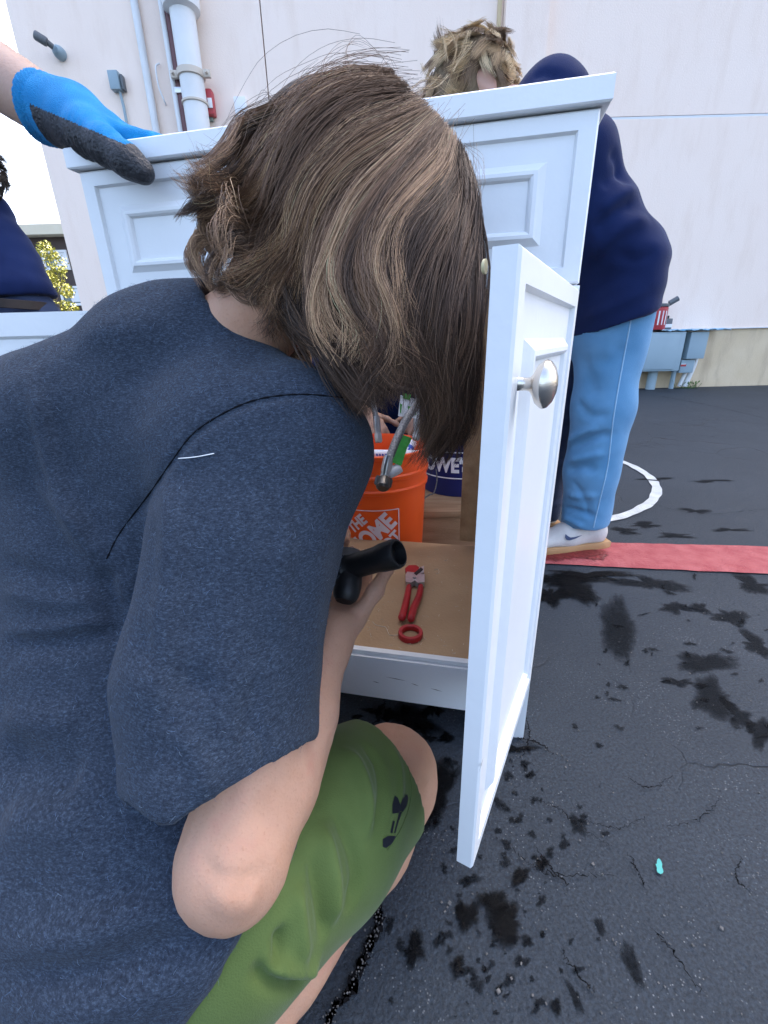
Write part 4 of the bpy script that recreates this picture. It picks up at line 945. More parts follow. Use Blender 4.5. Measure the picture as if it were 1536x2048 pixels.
# bottom hem
hb1, hb2 = at(585, 1735, .36), at(398, 2040, .27)
bn = nrm(np.cross(hb2 - hb1, ray(520, 1880))); bn = bn if bn @ (KNR - PEL) > 0 else -bn
s.cut(-s.plane(hb1 - bn * .006, bn), .004)

p, q = s.quads(); p = relax(p, q, 3)
tmp = bvh_of(p, q)
def px3(L, n=24):
    """a pixel polyline laid on the shirt surface"""
    out = [h for h in (hit(tmp, x, y) for x, y in catmull([(*a, 0) for a in L], n)[:, :2]) if h is not None]
    if not out: return np.zeros((0, 3))
    o = [out[0]]
    for h in out[1:]:
        if np.linalg.norm(h - o[-1]) < .06: o.append(h)
    return np.array(o)
N = vnorm(p, q); off = np.zeros(len(p))
FOLDS = [([(213, 1118), (240, 1065), (300, 985), (345, 920), (385, 868), (440, 830), (500, 803), (560, 791), (620, 789), (690, 796)], .005, -.0035), # pixel line, width (m), height (m)
    ([(62, 745), (80, 850), (110, 950), (150, 1050), (212, 1125)], .010, .007), ([(95, 780), (125, 900), (175, 1010), (215, 1090)], .016, -.006),
    ([(40, 800), (60, 950), (110, 1080), (190, 1180)], .018, -.005),
    ([(335, 960), (345, 1080), (335, 1200), (320, 1330), (310, 1440)], .013, .006), ([(385, 980), (400, 1120), (380, 1300), (330, 1480)], .020, -.005), 
    ([(205, 1130), (225, 1250), (240, 1400), (245, 1640)], .012, -.010),
    ([(0, 1262), (90, 1262), (160, 1250), (235, 1245)], .006, .0045), ([(0, 1285), (100, 1285), (235, 1275)], .012, -.007), ([(0, 1500), (90, 1540), (165, 1550)], .018, -.008), ([(0, 1430), (90, 1445), (165, 1440)], .014, .006),
    ([(0, 1640), (90, 1645), (170, 1660)], .016, .007), ([(0, 1780), (120, 1800), (260, 1770), (420, 1840)], .02, -.006), ([(0, 1880), (140, 1870), (300, 1830), (420, 1850), (520, 1800)], .018, .009),
    ([(0, 1945), (180, 1945), (330, 1890), (470, 1860), (560, 1790)], .014, -.010), ([(0, 2000), (200, 2000), (360, 1960), (480, 1890)], .018, .007), ([(300, 1740), (230, 1790), (170, 1810)], .008, -.004), ([(230, 1150), (300, 1230), (400, 1280)], .010, .004), ([(260, 1250), (340, 1350), (450, 1400)], .012, -.004), ([(600, 1000), (560, 1150), (570, 1300)], .010, .0035), ([(640, 900), (600, 1000), (590, 1100)], .008, -.003), ([(420, 1600), (400, 1530), (350, 1450)], .009, .004), ([(520, 1540), (500, 1450), (520, 1350)], .008, -.003), ([(60, 950), (110, 1010), (180, 1060)], .006, .003), ([(0, 1120), (80, 1150), (180, 1170)], .010, -.005), ([(0, 1180), (90, 1200), (190, 1200)], .008, .004),
    ([(560, 1530), (500, 1400), (480, 1250)], .03, -.004), ([(600, 900), (640, 1050), (620, 1250), (600, 1420)], .03, .004), ([(250, 690), (400, 700), (560, 740)], .03, -.003), ([(150, 660), (260, 660), (380, 640)], .02, .004)]
for L, wd, hh in FOLDS:
    c = px3(L)
    if len(c) < 3: continue
    d, t = seg_dist(p, c); off += hh * np.exp(-(d / wd) ** 2) * np.clip(np.sin(np.pi * np.clip(t * .92 + .04, 0, 1)) * 1.6, 0, 1)
off += .0016 * wob(p, 26, 1) + .0007 * wob(p, 70, 2)
p = relax(p + N * off[:, None], q, 1)
# heather knit
knit = mat('heather_blue_knit', (.03, .055, .12), .95, .1, sheen=.08); g = NT(knit)
v1 = g.coord((1, 1, 1)); v2 = g.coord((1, 1, 3.2), (0, .25, .15))
a1 = g.noise(v1, 520, 3, .7); a2 = g.noise(v2, 270, 5, .75); a3 = g.noise(g.coord((1, 1, 6.), (.1, .3, .2)), 480, 3, .75)
col = g.ramp(a2, [(.28, (.011, .015, .022)), (.50, (.029, .040, .060)), (.70, (.064, .090, .126))])
col = g.mix(g.ramp(a3, [(.60, (0,) * 3), (.74, (.75,) * 3)]), col, (.11, .18, .29)); col = g.mix(g.ramp(a1, [(.34, (.8,) * 3), (.5, (0,) * 3)]), col, (.016, .020, .032))
g.link(col, g.b.inputs['Base Color']); h = g.new('Math', operation='ADD'); g.link(a1, h.inputs[0]); g.link(a3, h.inputs[1]); g.bump(h.outputs[0], .4, .002)
shirt = mesh('shirt', p, q.tolist(), knit, boy)
tmp = bvh_of(p, q)
thread = mat('dark_thread', (.006, .007, .010), .9, .1)
seam = px3([(213, 1118), (240, 1065), (300, 985), (345, 920), (385, 868), (440, 830), (500, 803), (560, 791), (620, 789), (690, 796)], 60)
q_ = MB(); q_.tube(seam + nrm(CAM - seam.mean(0)) * .0004, .0006 + .0003 * np.sin(np.arange(len(seam)) * 2.1), 6); q_.build('sleeve_seam', thread, shirt)
ln_ = px3([(357, 917), (390, 914), (428, 907)], 12); MB().tube(ln_ + nrm(CAM - ln_.mean(0)) * .0006, .00045, 6).build('lint_thread', plain_white, shirt)
# thick collar band round the neck
s = SDF(C7 - .14, C7 + .14, .003); s.u(s.cap(C7 - nk * .03, C7 + nk * .08, .0605, .0575), .01)
s.cut(-s.plane(C7 + nk * .036, nk), .008); s.cut(-s.plane(C7 + nk * .010, -nk), .006); s.cut(s.cap(C7 - nk * .1, C7 + nk * .2, .0475, .0475), .003)
smesh(s, 'collar_band', knit, shirt, 2)
# fuzz of the knit: fine fibres standing off the cloth
idx = rng.choice(len(q), 9000); c0 = p[q[idx]]; wts = rng.dirichlet(np.ones(4), len(idx)); pos = (c0 * wts[..., None]).sum(1); nr_ = vnorm(p, q)[q[idx, 0]]
tg_ = np.cross(nr_, rng.normal(size=nr_.shape)); dr = nr_ * rng.uniform(.1, .6, (len(idx), 1)) + tg_ / (np.linalg.norm(tg_, axis=1)[:, None] + 1e-9); ll = rng.uniform(.002, .0055, (len(idx), 1))
pts_ = np.stack([pos, pos + dr * ll * .5 + nr_ * .0006, pos + dr * ll], 1)
cc = np.repeat((np.array([(.05, .08, .14), (.10, .16, .27), (.03, .05, .09), (.2, .27, .36)])[rng.choice(4, len(idx), p=[.4, .35, .17, .08])])[:, None], 3, 1)
fz = strands('knit_fuzz', pts_, V(.00009, .00008, .00004), cc, hair_mat('knit_fibre', .9, .1), shirt); fz['kind'] = 'stuff'

# shorts
s = SDF((-.50, .0, .0), (.10, .62, .40), .0036)
s.u(s.oval(S1 + V(.0, -.01, -.04), S1 + V(0, .03, .06), LAT, (.150, .100), (.13, .09)), .03)
for h_, k_ in ((HIPR, KNR), (HIPL, KNL)):
    d = nrm(k_ - h_); e = k_ - d * .004
    s.u(s.cap(h_, h_ + (e - h_) * .5, .098, .093), .03); s.u(s.cap(h_ + (e - h_) * .5, e + d * .05, .093, .076), .02)
dk = nrm(KNR - HIPR); hk = KNR - dk * .014 + V(0, 0, 0); hkn = nrm(dk * .9 + V(.25, .05, .28))
cutk = s.plane(hk, hkn); s.cut(np.maximum(-cutk, s.cap(KNR - dk * .2, KNR + dk * .2, .14)), .003)
s.cut(np.maximum(s.cap(HIPR + (KNR - HIPR) * .55, KNR + dk * .2, .082, .071), -s.plane(hk - hkn * .035, hkn)), .004)
dk2 = nrm(KNL - HIPL); s.cut(np.maximum(-s.plane(KNL - dk2 * .01, dk2), s.cap(KNL - dk2 * .15, KNL + dk2 * .2, .12)), .003)
s.cut(s.plane((0, 0, .012), (0, 0, 1)), .004)
green = mat('green_twill', (.075, .112, .029), .8, .2, var=(.092, .136, .039), scale=12, bump=.2, bscale=700, sheen=.12)
def sp(p, q):
    global tmp
    tmp = bvh_of(p, q); N = vnorm(p, q); off = np.zeros(len(p))
    for L, wd, hh in [([(690, 1490), (720, 1540), (735, 1600), (738, 1680)], .008, .005), ([(720, 1480), (755, 1530), (762, 1600), (740, 1690)], .007, -.004), ([(660, 1600), (700, 1690), (712, 1760), (690, 1830)], .008, -.005), ([(640, 1640), (665, 1750), (668, 1850)], .008, .006),
                      ([(620, 1700), (640, 1800), (650, 1880)], .007, -.005), ([(590, 1760), (600, 1850), (610, 1930)], .007, .005), ([(560, 1850), (560, 1900), (540, 1935)], .006, -.007), ([(520, 1915), (560, 1945), (600, 1948), (640, 1920)], .006, .007), ([(500, 1930), (560, 1965), (620, 1962)], .006, -.007), ([(780, 1490), (800, 1540), (800, 1620)], .005, .002)]:
        c = px3(L)
        if len(c) < 3: continue
        d, t = seg_dist(p, c); off += 1.55 * hh * np.exp(-(d / wd) ** 2) * np.clip(np.sin(np.pi * t) * 1.7, 0, 1)
    return relax(p + N * (off + .0010 * wob(p, 30, 4))[:, None], q, 1)
shorts, p, q = smesh(s, 'shorts', green, boy, 3, sp); tmp = bvh_of(p, q)
lg = MB()   # the mark printed near the hem: two linked curved shapes
for tri in ([(762, 1601), (768, 1606), (773, 1620), (774, 1632), (768, 1636), (757, 1637), (757, 1618)], [(786, 1598), (789, 1606), (786, 1620), (778, 1634), (774, 1632), (773, 1620), (777, 1608)], [(770, 1634), (776, 1634), (771, 1650), (767, 1650)],
            [(758, 1652), (762, 1652), (757, 1676), (753, 1676)], [(767, 1650), (770, 1651), (763, 1676), (760, 1676)], [(738, 1688), (748, 1682), (764, 1682), (757, 1697), (744, 1706), (738, 1704)]):
    c = [hit(tmp, x + 28, y - 10) for x, y in tri]
    if any(a is None for a in c): continue
    c = [a + nrm(CAM - a) * .0012 for a in c]; lg.add(c, [tuple(range(len(c)))])
if lg.v: lg.build('printed_mark', black_print, shorts, False)

hs = px3([(745, 1440), (790, 1475), (815, 1530), (822, 1590), (805, 1650), (775, 1700)], 40)
if len(hs) > 4: MB().tube(hs + nrm(CAM - hs.mean(0)) * .0002, .0006, 5).build('hem_stitch', mat('green_thread', (.045, .075, .016), .9), shorts)
# hair
shell = V(.087, .114, .108); HAX = np.array([HL_, HF, HU]); HCH = HC - HF * .008 + HU * .006
def lift(x, y, sc):
    d = ray(x, y); best = None; far = []
    for c0, rad, ax in HVOL:
        o = CAM - c0; A = (ax @ d) / (rad * sc); B = (ax @ o) / (rad * sc)
        a, b, c = A @ A, A @ B, B @ B - 1; disc = b * b - a * c
        if disc > 0: t = (-b - math.sqrt(disc)) / a; best = t if best is None else -math.log(math.exp(-t * 90) + math.exp(-best * 90)) / 90
        far.append((-disc / (a * abs(c) + 1e-9), -b / a))
    return CAM + d * (best if best is not None else min(far)[1])
HVOL = [(HCH, shell, HAX), (at(800, 690, .425), V(.072, .100, .140), np.array([nrm(np.cross(V(0, 0, 1), Fz)), Fz, V(0, 0, 1)])), (at(545, 585, .44), V(.068, .068, .060), np.eye(3))]
z2 = lambda L: [(360 + x / 2.4, 60 + y / 2.4) for x, y in L]
MAIN = [z2(L) for L in (
    [(1010, 195), (850, 175), (700, 215), (560, 300), (470, 420), (420, 560), (360, 680), (250, 770), (120, 790), (60, 740), (20, 670)],
    [(1060, 250), (880, 245), (720, 290), (600, 380), (500, 500), (430, 620), (370, 760), (290, 840), (180, 850), (110, 800), (40, 720)],
    [(1100, 300), (900, 320), (760, 390), (640, 510), (560, 640), (490, 760), (430, 880), (370, 960), (280, 1000), (200, 1010), (150, 980)],
    [(1150, 340), (1000, 400), (850, 460), (720, 560), (600, 670), (520, 790), (480, 900), (450, 1020), (400, 1100), (330, 1160), (260, 1180)],
    [(1190, 380), (1020, 500), (850, 600), (740, 690), (670, 800), (620, 930), (590, 1060), (540, 1160), (480, 1260), (420, 1330), (380, 1340)],
    [(1220, 410), (1090, 550), (940, 680), (830, 790), (750, 920), (700, 1060), (680, 1200), (690, 1330), (720, 1440), (760, 1520), (770, 1600)],
    [(1240, 430), (1130, 560), (990, 700), (890, 820), (820, 960), (790, 1090), (800, 1210), (850, 1330), (890, 1430), (900, 1540), (880, 1620)],
    [(1260, 450), (1190, 570), (1070, 710), (970, 850), (900, 1000), (880, 1150), (900, 1280), (940, 1400), (980, 1500), (990, 1590), (970, 1690)],
    [(1290, 480), (1260, 610), (1150, 750), (1050, 870), (985, 1000), (955, 1130), (990, 1260), (1010, 1390), (1020, 1500), (1040, 1600), (1010, 1720)],
    [(1320, 530), (1300, 680), (1210, 800), (1110, 910), (1050, 1050), (1040, 1200), (1030, 1340), (1060, 1480), (1105, 1600), (1100, 1690), (1085, 1750)],
    [(1345, 580), (1350, 740), (1300, 890), (1230, 1040), (1180, 1180), (1150, 1320), (1130, 1460), (1150, 1620), (1195, 1760), (1205, 1890), (1180, 1990)],
    [(1365, 620), (1395, 790), (1385, 960), (1350, 1120), (1310, 1290), (1290, 1450), (1270, 1600), (1270, 1760), (1290, 1880), (1270, 1980), (1210, 2070)],
    [(1380, 650), (1430, 830), (1455, 1030), (1455, 1230), (1435, 1430), (1425, 1600), (1415, 1760), (1400, 1880), (1370, 1970), (1330, 2040), (1260, 2090)])]
CURLS = [z2(L) for L in ([(430, 860), (330, 845), (220, 855), (140, 890), (105, 950), (120, 1010), (150, 1050)], [(430, 960), (300, 950), (170, 960), (80, 1000), (60, 1080), (100, 1170), (140, 1225)], [(480, 960), (360, 1010), (230, 1030), (160, 1090), (140, 1170), (150, 1220)],
    [(520, 900), (500, 1000), (440, 1100), (330, 1170), (240, 1200), (170, 1220), (130, 1215)], [(520, 620), (430, 680), (330, 740), (220, 800), (120, 850), (60, 880), (30, 920)],
    [(620, 300), (520, 350), (400, 400), (310, 440), (250, 540), (180, 620), (100, 670), (30, 650)], [(560, 340), (440, 400), (360, 480), (300, 580), (240, 680), (160, 740), (60, 720)], [(540, 420), (420, 500), (340, 600), (260, 700), (150, 760), (70, 770), (10, 690)],
    [(480, 1050), (440, 1120), (380, 1200), (330, 1260), (310, 1290)])]
LOW = [[(590, 500), (575, 570), (570, 620), (590, 660), (640, 700)], [(620, 520), (600, 590), (600, 650), (650, 710)], [(550, 520), (540, 580), (555, 630), (595, 670)], [(650, 560), (640, 640), (660, 700), (700, 760), (720, 800)], [(600, 470), (590, 540), (560, 600), (535, 650), (520, 680)], [(640, 480), (640, 560), (640, 640), (670, 720), (710, 790), (740, 835)], [(610, 500), (600, 580), (610, 650), (650, 720), (690, 780), (725, 820)], [(690, 480), (690, 560), (700, 640), (730, 710), (770, 770), (800, 800)],
    [(740, 480), (730, 560), (760, 640), (790, 700), (820, 730), (835, 770)], [(780, 500), (790, 590), (800, 660), (780, 730), (750, 780), (742, 830)], [(820, 500), (815, 580), (830, 660), (860, 720), (880, 790), (865, 860), (855, 925)], [(860, 500), (850, 590), (870, 680), (905, 760), (900, 840), (870, 900), (850, 935)],
    [(900, 500), (905, 600), (900, 700), (925, 790), (915, 860), (885, 915)], [(940, 480), (945, 590), (935, 690), (945, 780), (938, 850), (910, 905)], [(560, 540), (570, 610), (610, 660), (660, 690), (720, 700)]]
K = 16
def g3(L, sc):
    P = np.array([lift(x, y, sc) for x, y in L]); t = (P - CAM) @ FW; e = np.r_[t[0], t[0], t, t[-1], t[-1]]; ts = np.convolve(e, [.1, .2, .4, .2, .1], 'valid')
    return catmull([at(x, y, min(a, b + .002)) for (x, y), a, b in zip(L, ts, t)], K)
HI, MID, DK = V(.58, .395, .255), V(.205, .128, .084), V(.038, .0235, .0175)
paths, cols, rads = [], [], []
taper = np.interp(np.linspace(0, 1, K), [0, .1, .7, 1], [.85, 1, .85, .25])
def addhair(P, c0, c1, r):
    paths.append(P); t = np.linspace(0, 1, K)[:, None]; cols.append(c0 * (1 - t) + c1 * t); rads.append(r * taper)
def lock(P, n, width, depth, tone, tip=.35, r=.00025, dz=0.):
    """n hairs following P, spread over `width` and drawn together at the tip"""
    T = np.gradient(P, axis=0); T /= np.linalg.norm(T, axis=1)[:, None] + 1e-9
    O = P - HCH; O /= np.linalg.norm(O, axis=1)[:, None]; Sd = np.cross(T, O); Sd /= np.linalg.norm(Sd, axis=1)[:, None] + 1e-9
    env = np.interp(np.linspace(0, 1, K), [0, .3, .75, 1], [.8, 1, .8, tip])[:, None]
    for _ in range(n):
        a, b = rng.normal() * .5, rng.uniform(-1, .35); ph = rng.uniform(0, 6.28); fl_ = rng.normal() * .0012
        wv = np.sin(np.linspace(0, 5, K) + ph)[:, None] * .0010
        zoff = nrm(P.mean(0) - CAM) * rng.uniform(-.5, 1) * dz
        crl = Sd * (rng.normal() * .010 * np.clip(np.linspace(-1.6, 1, K), 0, 1)[:, None] ** 2)
        Q = P + crl + zoff * np.linspace(0, 1, K)[:, None] + Sd * (a * width * env + wv + fl_ * np.linspace(0, 1, K)[:, None] ** 2 * 3) + O * (b * depth * env)
        u_ = rng.uniform(.90 if tone[0] < .1 else .72, 1.) * (K - 1); ii = np.linspace(0, u_, K); i0 = np.minimum(ii.astype(int), K - 2); fr = (ii - i0)[:, None]; Q = Q[i0] * (1 - fr) + Q[i0 + 1] * fr
        mm = rng.uniform(0, .5); sh = 1 + rng.normal() * .22; c = np.clip((tone * (1 - mm) + MID * mm * min(1., tone[0] / .06)) * sh, .004, .6); warm = V(1.12, 1., .86)
        addhair(Q, c * .85, c * warm * 1.1, r * rng.uniform(.7, 1.2))
def blend(L1, L2, w_): n = max(len(L1), len(L2)); a = catmull([(*x, 0) for x in L1], 11); b = catmull([(*x, 0) for x in L2], 11); return [tuple(x) for x in ((1 - w_) * a + w_ * b)[:, :2]]
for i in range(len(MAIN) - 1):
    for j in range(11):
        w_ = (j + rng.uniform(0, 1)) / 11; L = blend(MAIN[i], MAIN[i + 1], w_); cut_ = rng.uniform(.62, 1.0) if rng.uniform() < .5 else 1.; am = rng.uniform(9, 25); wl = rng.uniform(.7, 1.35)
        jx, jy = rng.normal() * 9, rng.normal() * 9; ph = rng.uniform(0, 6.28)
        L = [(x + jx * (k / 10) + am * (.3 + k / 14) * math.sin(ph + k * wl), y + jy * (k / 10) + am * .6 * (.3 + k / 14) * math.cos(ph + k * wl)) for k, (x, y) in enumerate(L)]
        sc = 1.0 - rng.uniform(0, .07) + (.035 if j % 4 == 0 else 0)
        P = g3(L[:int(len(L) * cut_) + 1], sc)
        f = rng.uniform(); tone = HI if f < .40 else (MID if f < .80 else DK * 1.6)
        if i > 8: tone = MID * .40 if f < .38 else DK * 1.0  # right-hand locks darkened: shade put into the strand colour
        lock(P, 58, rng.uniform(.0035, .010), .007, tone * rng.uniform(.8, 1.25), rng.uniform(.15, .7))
for L in CURLS:
    for j in range(8):
        jx, jy = rng.normal() * 8, rng.normal() * 10; P = g3([(x + jx, y + jy) for x, y in L], .99 - rng.uniform(0, .06)); f = rng.uniform()
        lock(P, 40, .006, .006, (HI * .85 if f < .3 else MID if f < .65 else DK * 1.3), .4, dz=.012)
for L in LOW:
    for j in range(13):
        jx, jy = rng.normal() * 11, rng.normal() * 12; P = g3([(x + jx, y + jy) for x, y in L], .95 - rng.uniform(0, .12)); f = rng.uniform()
        lock(P, 28, .009, .009, (MID if f < .16 else DK * 1.3 if f < .5 else DK * .9), .5, dz=.03)  # low hair mostly dark tones, shading painted into the strands
# the far side, mirrored through the middle plane of the head, and loose flyaway hairs
base_n = len(paths)
sel = rng.choice(base_n, 1800)
for i in sel:
    P = paths[i]; o = (P - HCH) @ HL_; Q = P - 2 * np.outer(o, HL_); paths.append(Q); cols.append(cols[i]); rads.append(rads[i])
for i in range(150):
    L = MAIN[rng.integers(0, 5)] if i % 2 else MAIN[rng.integers(0, len(MAIN))]; jx, jy = rng.normal() * 26, rng.normal() * 26 - 8
    P = g3([(x + jx + rng.normal() * 4, y + jy + rng.normal() * 4) for x, y in L[:rng.integers(5, len(L))]], 1.03 + rng.uniform(0, .05)); addhair(P, MID, MID * 1.2, .00016)
for L in ([(700, 150), (690, 100), (720, 82), (760, 110), (790, 160)], [(660, 170), (650, 130), (690, 95), (740, 95)], [(620, 190), (600, 150), (640, 120)], [(930, 290), (960, 320), (966, 360), (960, 390)], [(560, 220), (530, 190), (500, 200), (470, 230)], [(520, 240), (480, 220), (440, 260)], [(750, 140), (780, 120), (800, 160)]):
    for _ in range(3): addhair(g3([(x + rng.normal() * 5, y + rng.normal() * 5) for x, y in L], 1.05), MID, MID, .00015)
for L, n_ in (([(430, 520), (445, 560), (480, 598), (530, 605), (575, 590)], 14), ([(470, 500), (500, 560), (545, 590), (590, 600)], 16), ([(400, 480), (385, 530), (400, 555), (440, 560)], 24), ([(560, 560), (590, 630), (640, 680), (700, 700)], 18)):
    for _ in range(2): lock(g3([(x + rng.normal() * 5, y + rng.normal() * 5) for x, y in L], .96), n_, .004, .004, MID * .7, .3)
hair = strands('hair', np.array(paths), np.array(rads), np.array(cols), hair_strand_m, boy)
# dark underlayer the hairs lie on
s = SDF(HC - .21, HC + V(.21, .21, .19), .0045)
s.u(s.ell(HCH, shell - .011, HAX), .02); ff = s.ell(HC + HF * .085 - HU * .035, V(.060, .055, .075), HAX)
for L, r in (([(640, 560), (690, 680), (740, 770)], .030), ([(850, 560), (880, 700), (885, 830)], .034), ([(760, 560), (780, 650), (790, 700)], .036), ([(490, 370), (440, 430), (430, 500)], .022), ([(560, 480), (570, 560), (580, 620)], .03), ([(920, 480), (925, 640), (915, 820)], .022)):
    P = [lift(x, y, .80) + ray(x, y) * .034 for x, y in L]; s.chain(P, [r * .75, r * .65, r * .4], .03)
s.u(s.ell(at(775, 600, .432), V(.060, .085, .082), np.array([nrm(np.cross(V(0, 0, 1), Fz)), Fz, V(0, 0, 1)])), .03)
s.cut(ff, .01)
hair_base_m = mat('hair_underlayer', (.022, .015, .011), .6, .25, var=(.045, .030, .021), scale=120, stretch=(1, 1, .12), bump=.6, bscale=240)
smesh(s, 'hair_base', hair_base_m, boy, 3)

# ------------------------------------------------------------------ helper behind the cabinet, bending over it
def shoe(pts_heel, toe, parent, swoosh=False, up=.07):
    """low shoe: upper, gum sole; heel and toe given on the ground"""
    h, t = np.array(pts_heel, float), np.array(toe, float); d = nrm(t - h); l = V(-d[1], d[0], 0); L = np.linalg.norm(t - h)
    prof = [(0, .026), (.1, .034), (.35, .034), (.6, .040), (.8, .041), (.93, .030), (1, .008)]
    xs = np.linspace(0, 1, 26); wd = np.interp(xs, [a for a, b in prof], [b for a, b in prof])
    ring = [h + d * L * x + l * w_ for x, w_ in zip(xs, wd)] + [h + d * L * x - l * w_ for x, w_ in zip(xs[::-1], wd[::-1])]
    n = len(ring); q = MB(); c = np.mean(ring, 0)
    vs = [tuple(p + V(0, 0, z)) for z, k in ((.001, .97), (.004, 1.02), (.022, 1.03), (.026, 1.0)) for p in [c + (r - c) * k for r in ring]]
    q.add(vs, [(j * n + i, j * n + (i + 1) % n, (j + 1) * n + (i + 1) % n, (j + 1) * n + i) for j in range(3) for i in range(n)] + [tuple(range(n))[::-1], tuple(range(3 * n, 4 * n))]); q.build('sole', gum, parent, True, R(40))
    s = SDF(np.minimum(h, t) - V(.06, .06, 0) + V(0, 0, .018), np.maximum(h, t) + V(.06, .06, .14), .004)
    s.u(s.oval(h + d * .035 + V(0, 0, .045), h + d * L * .5 + V(0, 0, .05), l, (.030, .042), (.036, .036)), .03); s.u(s.oval(h + d * L * .5 + V(0, 0, .045), t - d * .045 + V(0, 0, .036), l, (.037, .036), (.038, .022)), .03)
    s.u(s.cap(h + d * .045 + V(0, 0, .06), h + d * .06 + V(0, 0, .095), .034, .034), .02)
    s.cut(-s.plane((0, 0, .0235), (0, 0, -1)), .003)
    smesh(s, 'upper', shoe_m, parent, 2)
    if swoosh:
        q = MB(); P = [(1122, 1077), (1124, 1086), (1132, 1087), (1150, 1080), (1164, 1074), (1145, 1079), (1132, 1080), (1128, 1078)]
        return P
gum = mat('gum_sole', (.48, .28, .13), .55, .4, var=(.42, .24, .11), scale=20)
shoe_m = mat('suede_upper', (.60, .58, .55), .8, .2, var=(.52, .50, .47), scale=20, bump=.2, bscale=200)
def limb_clothes(name, chains, m, parent, vs=.008, k=.03, cuts=(), wr=.004, seed=1, pad=.06, wscale=22, it=2, folds=()):
    A = np.vstack([np.array([c[0] for c in ch]) for ch in chains]); Rm = max(max(max(np.atleast_1d(c[1])) for c in ch) for ch in chains) + pad
    s = SDF(A.min(0) - Rm, A.max(0) + Rm, vs)
    for ch in chains:
        for a, b in zip(ch[:-1], ch[1:]):
            if np.ndim(a[1]) == 0: s.u(s.cap(a[0], b[0], a[1], b[1]), k)
            else: s.u(s.oval(a[0], b[0], a[2], a[1], b[1]), k)
    for P, n in cuts: s.cut(-s.plane(P, n), vs)
    def post(p, q):
        N = vnorm(p, q); ph = wob(p * V(1, 1, 1), wscale, seed); ph2 = wob(p * V(1, 1, 2.2), wscale * 1.7, seed + 9)
        off = wr * (np.abs(ph) ** .8 * np.sign(ph)) + wr * .5 * ph2
        if folds:
            global tmp
            tmp = bvh_of(p, q)
            for L, wd, hh in folds:
                c = px3(L, 14)
                if len(c) < 3: continue
                d, t = seg_dist(p, c); off = off + hh * np.exp(-(d / wd) ** 2) * np.clip(np.sin(np.pi * np.clip(t, .03, .97)) * 1.6, 0, 1)
        return p + N * off[:, None]
    return smesh(s, name, m, parent, it, post)

h1 = empty('person', 'person in a navy shirt and light blue jeans bending over behind the cabinet', 'person', (.62, 1.33, 0))
LATY = V(0, 1, 0)
hipC, chest, shl = V(.615, 1.335, .74), V(.475, 1.335, .99), V(.375, 1.335, 1.08)
hc1 = at(945, 206, 1.06); U1 = nrm(V(-.52, .10, .62)); F1 = nrm(np.cross(np.cross(U1, V(-.7, -.1, -.72)), U1))
s = SDF((-.02, .98, .0), (.86, 1.66, 1.42), .0075)
head(s, hc1, U1, F1, .98)
s.u(s.cap(shl + V(-.02, 0, .05), hc1 - U1 * .06, .06, .055), .03)
s.u(s.oval(hipC, chest, LATY, (.14, .10), (.15, .10)), .04); s.u(s.oval(chest, shl, LATY, (.15, .10), (.13, .085)), .04)
for sy, ank, kn_ in ((-1, V(.650, 1.265, .09), V(.635, 1.262, .42)), (1, V(.555, 1.43, .09), V(.575, 1.42, .42))):
    hp_ = hipC + V(0, sy * .08, -.03); s.chain([hp_, kn_, ank], [.075, .052, .036], .02); s.u(s.cap(ank + V(0, 0, -.04), ank + V(-.15, 0, -.05), .03, .025), .02)
    sp_ = shl + V(0, sy * .17, -.02); el = sp_ + V(-.10, sy * .03, -.24); wr_ = V(.20, 1.22 + .24 * (sy > 0), .915)
    s.chain([sp_, el, wr_], [.048, .040, .026], .02); hand(s, wr_, V(-1, -.2, -.5), V(-.2, 0, -1), -sy, .5)
smesh(s, 'body', skin_fair, h1, 2)
limb_clothes('jeans', [[(hipC + V(-.01, 0, -.03), (.13, .095), LATY), (hipC + V(.0, 0, -.08), (.14, .10), LATY)],
    [(hipC + V(.01, -.075, -.06), .098), (V(.633, 1.262, .45), .082), (V(.628, 1.262, .25), .074), (V(.640, 1.265, .01), .068)]], denim, h1, .0055, .03, [((0, 0, .020), (.10, 0, -1))], .0035, 3, wscale=13, folds=[([(1132, 905), (1165, 885), (1200, 872), (1225, 868)], .012, -.012), ([(1128, 890), (1150, 875), (1200, 850)], .012, .010), ([(1135, 925), (1170, 915), (1215, 905)], .012, .009), ([(1130, 945), (1160, 935), (1200, 940)], .014, -.010),
    ([(1150, 800), (1180, 830), (1225, 830)], .014, -.007), ([(1160, 700), (1180, 760), (1190, 800)], .02, -.006), ([(1115, 1030), (1140, 1040), (1175, 1062)], .010, .010), ([(1118, 1012), (1150, 1022), (1195, 1035)], .010, -.010), ([(1125, 985), (1160, 995), (1200, 990)], .012, .008), ([(1140, 960), (1170, 1000), (1180, 1040)], .010, -.006), ([(1250, 680), (1225, 720), (1180, 720)], .02, -.006)])
limb_clothes('shaded_jeans_leg', [[(hipC + V(-.02, .085, -.06), .095), (V(.565, 1.42, .45), .078), (V(.55, 1.425, .05), .066)]], dark_and_shaded_denim, h1, .008, .03, [((0, 0, .04), (0, 0, -1))], .004, 5)  # far leg of the light jeans, its shade put into a darker colour
hb = ony(1150, 684, 1.20); hc_ = ony(1320, 606, 1.25)
